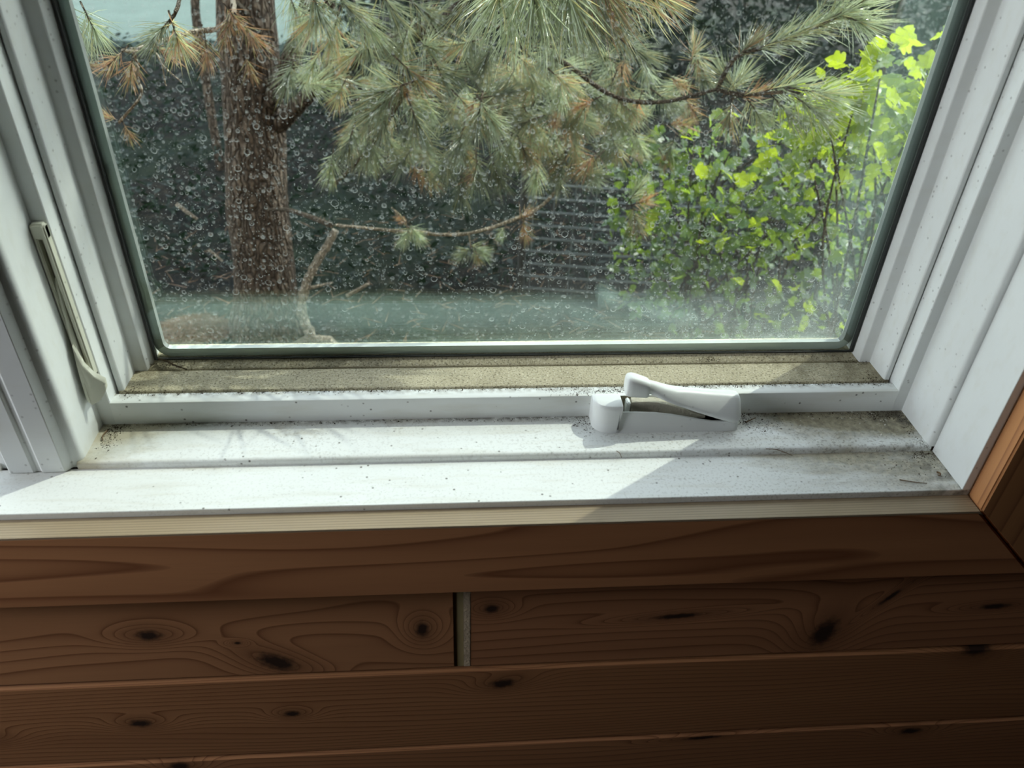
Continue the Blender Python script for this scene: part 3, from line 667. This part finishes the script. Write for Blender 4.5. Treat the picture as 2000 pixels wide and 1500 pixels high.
# pieces past the frame that carry the branches seen
for pts, r0, r1 in (([(-.66, 2.2, .35), (-.3, 1.7, .55), (.05, 1.1, .50), (.074, .85, .30)], .03, .008), ([(.019, 1.1, .262), (.06, .95, .32), (.074, .85, .302)], .012, .008), ([(-.65, 2.2, .2), (-.7, 1.6, .3), (-.52, 1.05, .26), (-.506, 1.0, .217)], .02, .004), ([(-.64, 1.9, .037), (-.66, 2.15, -.05)], .01, .007), ([(-.42, 1.75, -.55), (-.6, 1.98, -.6), (-.74, 2.18, -.7)], .009, .0045), ([(.10, .85, .32), (.35, .8, .8), (.5, 1.0, 1.3)], .008, .006)):
    V, F = tube_data(smooth_path(pts, 6), r0, r1, 7, .12, rb); pobj('branch', V, F, M['twig'])
# needle sprays
def spray_mesh(name, seed, kind):
    r = random.Random(seed); V, F, mi = [], [], []
    L = .055; n = 92 if kind != 'b' else 52
    tube_data([(0, 0, -.02), (0, 0, L*.5), (0, 0, L)], .0022, .0014, 5, V=V, F=F); mi += [0]*len(F)
    for i in range(n):
        t = r.random()**.7; z = L*t; az = r.uniform(0, 2*PI)
        al_ = R(62-42*t+r.gauss(0, 9)); ln = r.uniform(.052, .085)*(1 if kind != 'b' else r.uniform(.5, 1))
        u = Vector((math.cos(az), math.sin(az), 0)); d = u*math.sin(al_)+Vector((0, 0, 1))*math.cos(al_)
        side = d.cross(Vector((0, 0, 1))).normalized(); up = side.cross(d)
        bend = r.uniform(-.10, .16)*ln; wdt = r.uniform(.00062, .00085)
        b0 = len(V)
        for s, wf in ((0, 1), (.55, .95)):
            c = Vector((0, 0, z))+u*.0015+d*ln*s+up*(bend*s*s)
            for k_ in range(3):
                a = 2*PI*k_/3; V.append(c+(side*math.cos(a)+up*math.sin(a))*wdt*wf)
        V.append(Vector((0, 0, z))+d*ln+up*bend)
        F += [(b0, b0+1, b0+4, b0+3), (b0+1, b0+2, b0+5, b0+4), (b0+3, b0+4, b0+6), (b0+4, b0+5, b0+6)]
        q = r.random()
        if kind == 'g': c_ = 1 if q < .93 else 2
        elif kind == 'm': c_ = 1 if q < .45 else (2 if q < .8 else 3)
        else: c_ = 3 if q < .8 else 2
        mi += [c_]*4
    me = mesh(name, V, F, [M['twig'], M['ng'], M['no'], M['nb']], mi)
    for p in me.polygons: p.use_smooth = True
    return me
PROTO = {k_: [spray_mesh('needle_spray_'+k_, 100+i*7+ord(k_), k_) for i in range(3)] for k_ in 'gmb'}
SP_LABEL = {'g': None, 'm': 'yellowing spray of pine needles', 'b': 'brown dying spray of pine needles'}
rs = random.Random(5)
def put_spray(p, d, t, s):
    o = bpy.data.objects.new('needle_spray', rs.choice(PROTO[t])); C.objects.link(o); o.parent = pine
    q = Vector(d).normalized().to_track_quat('Z', 'Y').to_matrix().to_4x4() @ Matrix.Rotation(rs.uniform(0, 2*PI), 4, 'Z')
    o.matrix_local = Matrix.Translation(Vector(p)-PO) @ q @ Matrix.Scale(s, 4)
    if SP_LABEL[t]: o['label'] = SP_LABEL[t]
    return o
SPRAYS=[
(0.062,0.800,0.301,0.020,-0.617,-0.787,'g',1.35),(0.035,0.820,0.291,-0.337,-0.639,-0.692,'g',1.30),(0.100,0.800,0.295,0.217,-0.673,-0.707,'g',1.35),
(0.133,0.820,0.287,0.694,-0.468,-0.548,'m',1.30),(0.175,0.840,0.278,0.853,-0.418,-0.313,'m',1.30),(0.089,0.900,0.268,0.192,-0.469,-0.862,'g',1.30),
(0.161,0.880,0.251,0.493,-0.493,-0.717,'m',1.10),(-0.007,0.900,0.265,-0.328,-0.321,-0.888,'g',1.10),(0.232,0.880,0.267,0.836,-0.251,-0.488,'m',1.00),
(0.054,0.860,0.259,-0.210,-0.513,-0.832,'g',1.20),(0.124,0.860,0.267,0.366,-0.456,-0.811,'g',1.20),(0.537,1.100,0.113,0.917,0.000,0.400,'g',0.90),
(0.584,1.100,0.128,0.883,-0.000,0.469,'g',0.90),(0.630,1.100,0.147,0.845,0.000,0.534,'g',1.00),(0.665,1.100,0.166,0.779,-0.306,0.547,'g',1.10),
(0.683,1.100,0.176,0.621,-0.775,-0.113,'g',1.00),(0.499,1.100,0.099,0.746,0.534,0.398,'m',0.80),(0.649,1.120,0.180,0.334,-0.365,0.869,'g',1.00),
(0.510,1.150,0.017,0.699,0.565,0.439,'g',0.90),(0.534,1.150,0.007,0.967,0.000,0.255,'b',0.80),(0.532,1.150,0.018,-0.628,0.513,0.585,'g',0.90),
(0.595,1.150,0.024,0.900,-0.339,0.275,'g',1.00),(0.647,1.120,0.033,0.895,-0.445,-0.031,'g',1.15),(0.639,1.120,0.022,0.769,-0.432,-0.470,'g',1.15),
(0.610,1.150,0.009,0.722,-0.398,-0.566,'g',1.00),(0.543,1.200,-0.017,0.030,0.000,-1.000,'m',0.80),(0.557,1.150,0.003,0.704,0.000,-0.710,'g',0.90),
(0.440,1.200,0.064,0.262,0.760,0.595,'m',0.70),(-0.151,1.200,0.010,-0.878,-0.435,-0.199,'g',1.10),(-0.173,1.200,-0.011,-0.739,-0.512,-0.438,'g',1.00),
(-0.142,1.200,-0.026,0.317,-0.620,-0.718,'g',1.00),(-0.188,1.250,-0.052,-0.333,-0.599,-0.728,'g',0.90),(0.009,1.250,-0.033,-0.188,-0.532,-0.825,'g',1.00),
(0.009,1.250,-0.039,0.465,-0.629,-0.623,'g',1.00),(0.022,1.300,-0.042,0.979,0.000,0.204,'g',0.80),(-0.000,1.300,-0.048,-0.496,-0.710,-0.501,'b',0.50),
(-0.029,1.300,-0.110,-0.244,-0.666,-0.704,'g',0.90),(-0.090,1.400,0.008,0.380,-0.566,-0.731,'g',1.00),(-0.102,1.400,-0.004,0.945,0.000,-0.328,'g',1.00),
(-0.286,1.400,-0.145,-0.320,-0.498,-0.806,'g',1.00),(-0.251,1.400,-0.157,-0.128,0.000,-0.992,'g',1.00),(-0.355,1.500,-0.242,-0.233,0.000,-0.973,'g',0.90),
(-0.058,1.500,-0.227,-0.261,-0.472,-0.842,'g',1.00),(0.007,1.500,-0.239,0.117,-0.483,-0.868,'g',1.10),(0.047,1.500,-0.252,0.331,-0.517,-0.789,'g',1.00),
(-0.031,1.600,-0.332,0.052,-0.455,-0.889,'g',1.00),(0.158,1.500,-0.096,-0.490,0.000,-0.872,'g',1.00),(0.211,1.500,-0.127,-0.790,-0.581,-0.196,'g',1.00),
(0.237,1.500,-0.127,-0.140,-0.524,-0.840,'b',0.90),(0.244,1.500,-0.133,0.780,0.000,-0.626,'g',0.90),(0.329,1.400,-0.066,0.821,0.000,-0.572,'g',1.00),
(0.391,1.400,-0.065,-0.210,0.000,-0.978,'b',0.80),(0.426,1.400,-0.053,0.844,0.000,-0.537,'g',0.90),(0.429,1.300,0.008,0.849,0.000,-0.529,'b',0.70),
(0.324,1.400,-0.020,-0.295,0.000,-0.956,'g',0.90),(0.264,1.400,-0.020,-0.471,0.000,-0.882,'g',0.90),(0.168,1.500,-0.048,-0.795,0.000,-0.606,'m',0.90),
(0.094,1.500,-0.073,-0.798,0.000,-0.603,'g',0.90),(0.174,1.600,-0.218,-0.286,-0.508,-0.812,'m',1.00),(0.272,1.600,-0.230,0.218,0.000,-0.976,'m',1.00),
(0.354,1.600,-0.216,0.241,0.000,-0.970,'g',0.90),(0.437,1.600,-0.215,0.472,0.000,-0.882,'g',0.80),(0.247,1.700,-0.308,-0.073,0.000,-0.997,'b',0.90),
(0.106,1.600,-0.218,-0.178,0.000,-0.984,'g',1.00),(0.444,1.550,-0.398,0.683,-0.552,0.479,'b',0.90),(0.445,1.550,-0.406,0.307,-0.370,-0.877,'m',0.90),
(0.435,1.550,-0.383,0.512,0.000,0.859,'g',0.80),(-0.182,1.700,-0.528,0.567,-0.629,-0.533,'g',0.75),(-0.189,1.700,-0.520,-0.789,-0.318,0.525,'b',0.50),
(-0.183,1.700,-0.537,-0.394,-0.645,-0.654,'g',0.70),(0.000,1.700,-0.595,0.875,-0.251,-0.415,'g',0.70),(0.000,1.700,-0.604,-0.744,-0.592,-0.309,'g',0.70),
(0.008,1.700,-0.612,0.442,-0.225,-0.869,'m',0.50),(0.104,1.750,-0.559,-0.376,-0.671,-0.639,'g',0.50),(0.142,1.750,-0.534,0.819,0.498,0.287,'b',0.80),
(0.158,1.750,-0.534,0.223,0.000,-0.975,'b',0.90),(-0.325,1.200,0.190,0.393,-0.533,-0.749,'g',1.10),(-0.278,1.200,0.182,0.596,-0.606,-0.526,'g',1.10),
(-0.290,1.200,0.164,-0.631,-0.000,-0.775,'m',1.00),(-0.252,1.300,0.148,0.476,0.000,-0.879,'g',1.10),(-0.383,1.300,0.164,0.317,0.000,-0.948,'g',1.00),
(-0.199,1.300,0.168,0.559,0.000,-0.829,'g',1.00),(-0.286,1.300,0.119,-0.342,0.000,-0.940,'m',1.00),(-0.232,1.400,0.101,0.424,0.000,-0.906,'g',1.00),
(-0.382,1.500,0.068,-0.496,0.000,-0.868,'g',0.90),(-0.441,1.700,-0.083,0.293,-0.854,-0.430,'g',0.80),(-0.403,1.700,-0.095,-0.932,0.000,-0.361,'g',0.80),
(-0.364,1.700,-0.094,0.687,0.000,-0.727,'m',0.70),(-0.142,1.400,0.133,0.806,0.000,-0.593,'g',1.00),(-0.179,1.600,0.030,0.293,0.000,-0.956,'g',0.80),
(-0.030,1.500,0.053,0.655,0.000,-0.755,'g',1.00),(0.037,1.400,0.053,-0.275,0.000,-0.961,'g',1.00),(0.096,1.400,0.022,0.812,0.000,-0.583,'m',0.80),
(-0.494,0.900,0.184,0.306,-0.679,-0.667,'m',0.80),(-0.498,0.900,0.182,-0.603,-0.530,-0.596,'g',0.70),(-0.618,1.000,0.112,-0.588,-0.625,-0.513,'b',0.70),
(-0.581,0.800,0.214,0.440,-0.589,-0.677,'g',0.70),(-0.604,0.800,0.220,0.129,0.000,-0.992,'g',0.70),(-0.502,1.300,0.119,-0.264,-0.361,-0.895,'b',0.90),
(-0.484,1.300,0.105,0.568,0.000,-0.823,'b',0.90),(-0.509,1.300,0.133,0.535,0.000,-0.845,'b',0.70),(-0.561,1.300,0.074,0.007,-0.254,-0.967,'b',0.80),
(-0.569,1.300,0.084,-0.522,-0.000,-0.853,'b',0.70),(-0.678,1.200,0.056,-0.349,0.000,-0.937,'b',0.80),(-0.698,1.100,-0.038,-0.940,0.000,0.341,'b',0.50),
(-0.689,1.100,-0.043,0.229,0.000,-0.973,'b',0.50),(-0.654,0.900,0.111,1.000,0.000,0.016,'b',0.40),(-0.599,1.100,0.098,0.885,0.000,-0.465,'b',0.60),
(-0.509,1.400,0.012,0.178,0.000,-0.984,'b',0.70),
]
for x, y, z, dx, dy, dz, t, s in SPRAYS: put_spray((x, y, z), (dx, dy, dz), t, s)
# the looser mass of sprays behind, hanging off the long branch
cnt = 0
while cnt < 170:
    a, b_, c_ = rs.gauss(0, .5), rs.gauss(0, .5), rs.gauss(0, .5)
    if a*a+b_*b_+c_*c_ > 1: continue
    Y = 1.62+.38*b_; x = .13+.60*a+.1*b_; z = -.10-.42*(Y-1.6)+.26*c_
    put_spray((x, Y, z), (rs.gauss(.1, .55), rs.gauss(-.25, .4), rs.gauss(-.55, .35)), rs.choices('gmb', (6, 3, 1))[0], rs.uniform(.75, 1.05)); cnt += 1
# sprays of the high branches (past the top of the frame) between the sun and the left jamb
for i in range(34):
    t = rs.uniform(1.9, 3.1); u_ = rs.uniform(-.83, -.48); v_ = rs.uniform(.0, .32)
    put_spray((u_+.5406*t, v_+.3713*t, .1+.7547*t), (rs.gauss(0, .6), rs.gauss(-.2, .4), rs.gauss(-.5, .4)), 'g', rs.uniform(1.1, 1.5))
for p_ in ((.205, .42, .60), (.14, .40, .58), (.08, .42, .61)): put_spray(p_, (.15, -.3, -.8), 'g', 1.3)
for pts, r0, r1 in (([(-.42, 2.3, 2.8), (.1, 1.7, 2.75), (.75, 1.1, 2.5), (1.1, .9, 2.35)], .03, .006), ([(-.5, 2.25, 1.8), (-.2, 1.4, 1.85), (.45, .75, 1.75)], .022, .005), ([(-.2, 1.4, 1.85), (.08, .7, 1.1), (.16, .42, .62)], .01, .003)):
    V, F = tube_data(smooth_path(pts, 6), r0, r1, 7, .12, rb); pobj('branch', V, F, M['twig'])
# lower leaf cloud: unseen, added to keep most of the trunk in shade
# upper leaf cloud: unseen, added above the view to shade the ground behind
def leaf_cloud(name, n, fn, size, mat, seed, parent=None, org=Vector((0, 0, 0)), label=None):
    r = random.Random(seed); V, F = [], []
    for _ in range(n):
        c = Vector(fn(r))-org; s = size*r.uniform(.6, 1.3)
        u = Vector((r.gauss(0, 1), r.gauss(0, 1), r.gauss(0, .6))).normalized(); v = u.cross(Vector((r.gauss(0, 1), r.gauss(0, 1), r.gauss(0, 1)))).normalized(); nrm = u.cross(v)
        b0 = len(V); V += [c-u*s, c-v*s*.45+nrm*s*.1, c+u*s, c+v*s*.45+nrm*s*.1]; F += [(b0, b0+1, b0+2), (b0, b0+2, b0+3)]
    o = obj(name, mesh(name, V, F, [mat]), [mat], parent)
    o['kind'] = 'stuff'
    if label: o['label'] = label
    return o
leaf_cloud('upper_shade_leaves', 15000, lambda r: (r.uniform(-.9, 4.3), r.uniform(4.1, 8.6), 2.9+.5*math.sin(r.uniform(0, 6))+r.uniform(-.4, .4)), .085, M['ng'], 21, pine, PO)

leaf_cloud('lower_shade_leaves', 1500, lambda r: (r.uniform(-.8, .0), r.uniform(2.45, 3.3), r.uniform(.45, 1.5)), .075, M['ng'], 22, pine, PO)

# ---- shrub with currant-like leaves at the right
LEAF_OUT = [(0, 0), (.22, -.05), (.46, .10), (.50, .26), (.36, .34), (.48, .48), (.46, .66), (.27, .66), (.20, .82), (0, 1.0)]
def leaf_mesh(name, seed, lob=1.0):
    r = random.Random(seed); V = []; fold = r.uniform(.10, .30); curl = r.uniform(-.25, .1)
    def Z(x, y): return abs(x)*fold + curl*y*y + .04*math.sin(9*x)
    mid = [(0, 0), (0, .33), (0, .66), (0, 1.0)]
    for x, y in mid: V.append((x, y, Z(x, y)))
    F = []
    for sgn in (1, -1):
        b0 = len(V); P = [(sgn*x*(lob if 0 < i < 9 else 1), y) for i, (x, y) in enumerate(LEAF_OUT)][1:-1]
        for x, y in P: V.append((x, y, Z(x, y)))
        n = len(P); fan = [0, 0, 1, 1, 1, 2, 2, 3]
        seq = [(0, b0), ] ; tri = []
        tri += [(0, b0, b0+1), (0, b0+1, 1), (1, b0+1, b0+2), (1, b0+2, b0+3), (1, b0+3, 2), (2, b0+3, b0+4), (2, b0+4, b0+5), (2, b0+5, b0+6), (2, b0+6, b0+7), (2, b0+7, 3)]
        F += [t if sgn > 0 else t[::-1] for t in tri]
    b0 = len(V); V += [(-.015, 0, 0), (.015, 0, 0), (.012, -.45, -.12), (-.012, -.45, -.12)]; F.append((b0, b0+1, b0+2, b0+3))
    return V, F
LM = [leaf_mesh('leaf', 50+i, .85+.12*i) for i in range(4)]
def make_leaf_protos(mat): return [mesh('leaf', V, F, [mat]) for V, F in LM]
def shrub(name, label, base, stems, ellipsoids, mat, n_obj, n_stuff, size, seed):
    """ellipsoids: (centre, radii, shear of z along y, weight)"""
    r = random.Random(seed); root = tag(empty(name, base), label, 'shrub'); B = Vector(base)
    for i in range(stems):
        c, rad, shz, wgt = r.choices(ellipsoids, [e[3] for e in ellipsoids])[0]
        tip = Vector(c)+Vector((r.uniform(-.8, .8)*rad[0], r.uniform(-.8, .8)*rad[1], r.uniform(.1, .95)*rad[2]))
        b0 = B+Vector((r.uniform(-.18, .18), r.uniform(-.15, .15), -.02)); mid = (b0+tip)*.5+Vector((r.uniform(-.1, .1), r.uniform(-.1, .1), .12))
        V, F = tube_data(smooth_path([b0-B, mid-B, tip-B], 6), .006, .0018, 6, .1, r)
        obj('stem', mesh('stem', V, F), M['twig'], root, smooth=60)
    pr = make_leaf_protos(mat); VV, FF = [], []
    pts = []
    while len(pts) < n_obj+n_stuff:
        c, rad, shz, wgt = r.choices(ellipsoids, [e[3] for e in ellipsoids])[0]
        q = Vector((r.uniform(-1, 1), r.uniform(-1, 1), r.uniform(-1, 1)))
        if q.length > 1: continue
        p = Vector((c[0]+q.x*rad[0], c[1]+q.y*rad[1], c[2]+q.z*rad[2]+shz*q.y*rad[1]))
        if p.z < GZ+.03: continue
        pts.append(p)
    camp = camo.matrix_world.translation
    pts.sort(key=lambda p: (p-camp).length)
    for i, p in enumerate(pts):
        s = size*r.uniform(.65, 1.25)
        up = Vector((r.gauss(.15, .65), r.gauss(-.05, .65), r.gauss(.6, .4))).normalized(); fw = Vector((r.gauss(0, 1), r.gauss(-.3, 1), r.gauss(-.35, .4)))
        fw = (fw-up*fw.dot(up)).normalized(); rt = fw.cross(up)
        mtx = Matrix(((rt.x*s, fw.x*s, up.x*s, p.x-B.x), (rt.y*s, fw.y*s, up.y*s, p.y-B.y), (rt.z*s, fw.z*s, up.z*s, p.z-B.z), (0, 0, 0, 1)))
        if i < n_obj:
            o = bpy.data.objects.new('leaf', pr[i % 4]); C.objects.link(o); o.parent = root; o.matrix_local = mtx
        else:
            V, F = LM[i % 4]; b0 = len(VV); VV += [mtx @ Vector(v) for v in V]; FF += [tuple(b0+k_ for k_ in f) for f in F]
    if VV: o = obj('foliage', mesh('foliage', VV, FF), mat, root); o['kind'] = 'stuff'
    return root
shrub('currant_shrub', 'bright shrub of sunlit yellow-green lobed leaves close behind the right glass edge', (1.22, 1.5, GZ), 11,
      [((.98, 1.25, -.03), (.26, .22, .16), -.3, 2.6), ((1.10, 1.42, -.14), (.32, .28, .18), -.35, 2.2), ((1.15, 1.5, -.5), (.22, .28, .36), -.3, .45), ((.80, 1.3, -.12), (.12, .2, .12), -.3, .5), ((.78, 1.75, -.40), (.30, .22, .26), -.4, .75), ((1.05, 1.65, -.55), (.30, .25, .34), -.4, .6)], M['leaf'], 260, 380, .039, 3)
shrub('leafy_shrub', 'darker green leafy shrub filling the lower right behind the wire fence end', (.98, 2.15, GZ), 26,
      [((.86, 1.95, -.52), (.42, .30, .30), -.45, 2.4), ((1.0, 1.95, -.78), (.42, .3, .36), -.4, 2.6), ((.72, 2.1, -.82), (.22, .22, .3), -.4, 1.2), ((1.3, 2.0, -.5), (.35, .3, .4), -.4, 1.6), ((.62, 1.9, -.42), (.16, .2, .16), -.4, .5)], M['leaf_deep'], 290, 1150, .034, 8)

# ---- things on the ground
fence = tag(empty('wire_fence', (.52, 2.42, GZ)), 'grey double-wire mesh fence panel standing in front of dark soil', 'fence')
FO = fence.location.copy(); M['wire'] = m_plain('grey_wire', (.17, .19, .19), .5, .5, .2)
for i in range(9):
    z = -1.16+i*.058
    for dy in (-.006, .006):
        V, F = tube_data([Vector((.24, 2.46+dy, z))-FO, Vector((.55, 2.42+dy, z-.004))-FO, Vector((1.2, 2.36+dy, z-.01))-FO], .0032, .0032, 6)
        obj('wire', mesh('wire', V, F), M['wire'], fence, smooth=60)
for i in range(12):
    x = .27+i*.082; y = 2.46-(x-.24)*.105
    V, F = tube_data([Vector((x, y, GZ-.02))-FO, Vector((x, y, -.68))-FO], .0022, .0022, 6); obj('wire', mesh('wire', V, F), M['wire'], fence, smooth=60)
for x in (.235, 1.2):
    y = 2.46-(x-.24)*.105; V, F = tube_data([Vector((x, y+.02, GZ-.05))-FO, Vector((x, y+.02, -.64))-FO], .018, .018, 10); obj('post', mesh('post', V, F), m_plain('dark_post', (.06, .06, .055), .6), fence, smooth=40)
ST_ = [(-0.465, 2.1, -0.73), (-0.498, 2.1, -0.789), (-0.54, 2.1, -0.85), (-0.596, 2.1, -0.954), (-0.621, 2.1, -1.062), (-0.603, 2.1, -1.153), (-0.59, 2.1, -1.211)]
V, F = tube_data(smooth_path([Vector(p)-Vector(ST_[-1]) for p in ST_], 6), .012, .021, 9, .22, rb)
o = obj('dead_stem', mesh('dead_stem', V, F), M['dead'], smooth=60); o.location = ST_[-1]
tag(o, 'pale twisted dead stem rising from the soil right of the trunk', 'dead stem')
o2 = obj('side_shoot', mesh('side_shoot', *tube_data([Vector((-.0, 0, .25)), Vector((.06, -.02, .275)), Vector((.10, -.03, .29))], .008, .004, 6, .1, rb)), M['dead'], o, smooth=60)
o3 = obj('root_flare', mesh('root_flare', *tube_data([Vector((-.09, -.02, .005)), Vector((-.02, 0, .035)), Vector((.06, -.01, .03)), Vector((.09, -.02, .0))], .016, .014, 7, .2, rb)), M['dead'], o, smooth=60)
def litter(name, cx, cy, rx, ry, n, label, seed):
    r = random.Random(seed); V, F = [], []
    for _ in range(n):
        a = r.uniform(0, 2*PI); q = math.sqrt(r.random()); p = Vector((cx+rx*q*math.cos(a), cy+ry*q*math.sin(a), GZ+.02+.05*(1-q)*r.random()))
        b = r.uniform(0, PI); l = r.uniform(.03, .05); u = Vector((math.cos(b)*l, math.sin(b)*l, r.uniform(-.006, .012))); s = Vector((-math.sin(b), math.cos(b), 0))*.0016
        b0 = len(V); V += [p-u-s, p-u+s, p+u, p+Vector((0, 0, .002))]; F += [(b0, b0+1, b0+3), (b0+1, b0+2, b0+3), (b0+2, b0, b0+3)]
    return tag(obj(name, mesh(name, V, F), M['nb']), label, 'needle litter', None, 'stuff')
litter('needle_litter', -1.06, 2.18, .14, .10, 900, 'orange heap of fallen pine needles at the foot of the glass on the left', 2)
litter('needle_litter', -.2, 2.6, 1.6, .7, 500, 'loose fallen pine needles scattered over the soil', 3)
def stick(pts, r, label):
    c = Vector(pts[0]); V, F = tube_data([Vector(p)-c for p in pts], r, r*.7, 7, .15, rb); o = obj('fallen_stick', mesh('fallen_stick', V, F), M['dead'], smooth=60); o.location = c; tag(o, label, 'stick', 'fallen sticks by the trunk')
stick([(-.455, 2.15, -1.02), (-.37, 2.12, -.955)], .0085, 'short pinkish stick leaning beside the pale dead stem')
stick([(-1.06, 2.3, -.72), (-.99, 2.28, -.77)], .008, 'short pale stick against the dark left of the trunk')
stick([(-.98, 2.3, -.90), (-.93, 2.28, -.94)], .006, 'tiny pale stick low on the left of the trunk')
sap = tag(empty('sapling', (-1.33, 3.9, GZ)), 'slim dark sapling stem in front of the pale path at upper left', 'sapling')
V, F = tube_data(smooth_path([Vector((-.02, 0, -.02)), Vector((.0, 0, .75)), Vector((.025, 0, .95)), Vector((.06, 0, 1.5))], 4), .026, .018, 8, .1, rb)
obj('stem', mesh('stem', V, F), M['bark'], sap, smooth=60)
for sgn, zz in ((1, 1.2), (-1, 1.4), (1, 1.5)):
    V, F = tube_data([Vector((.05, 0, zz)), Vector((.05+.25*sgn, .05, zz+.25))], .01, .004, 6); obj('twig', mesh('twig', V, F), M['bark'], sap, smooth=60)
# pale sunlit path beyond the shade
pth = prism([(-12, 6.95), (-3.3, 6.78), (-2.4, 6.62), (-1.2, 6.7), (-.9, 7.2), (-.9, 11), (-12, 11)], 'z', GZ-.02, GZ+.06)
struct('path', pth, m_plain('pale_path', (.16, .21, .19), .85, .2, 0, .3, 12), 'pale sunlit concrete path beyond the shade at upper left')
# dark hedge and ground cover closing the view
hed = tag(empty('hedge', (1.5, 6.6, GZ)), 'dense dark evergreen hedge closing off the garden behind the shrubs', 'hedge')
HO = hed.location.copy()
def hedge_pt(r):
    x = r.uniform(-.9, 4.6); y = 6.4+.25*math.sin(x*2.1)+r.uniform(-.45, .5); return (x, y, GZ+r.uniform(0, 1.55))
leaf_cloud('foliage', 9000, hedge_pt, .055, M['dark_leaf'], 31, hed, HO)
for i in range(12):
    V, F = tube_data([Vector((-2.2+i*.45, .05, -.02)), Vector((-2.15+i*.45, 0, 1.2))], .02, .008, 6, .1, rb); obj('stem', mesh('stem', V, F), M['bark'], hed, smooth=60)
hb = tag(empty('hedge', (-3, 12, GZ)), 'far evergreen hedge beyond the pale path', 'hedge')
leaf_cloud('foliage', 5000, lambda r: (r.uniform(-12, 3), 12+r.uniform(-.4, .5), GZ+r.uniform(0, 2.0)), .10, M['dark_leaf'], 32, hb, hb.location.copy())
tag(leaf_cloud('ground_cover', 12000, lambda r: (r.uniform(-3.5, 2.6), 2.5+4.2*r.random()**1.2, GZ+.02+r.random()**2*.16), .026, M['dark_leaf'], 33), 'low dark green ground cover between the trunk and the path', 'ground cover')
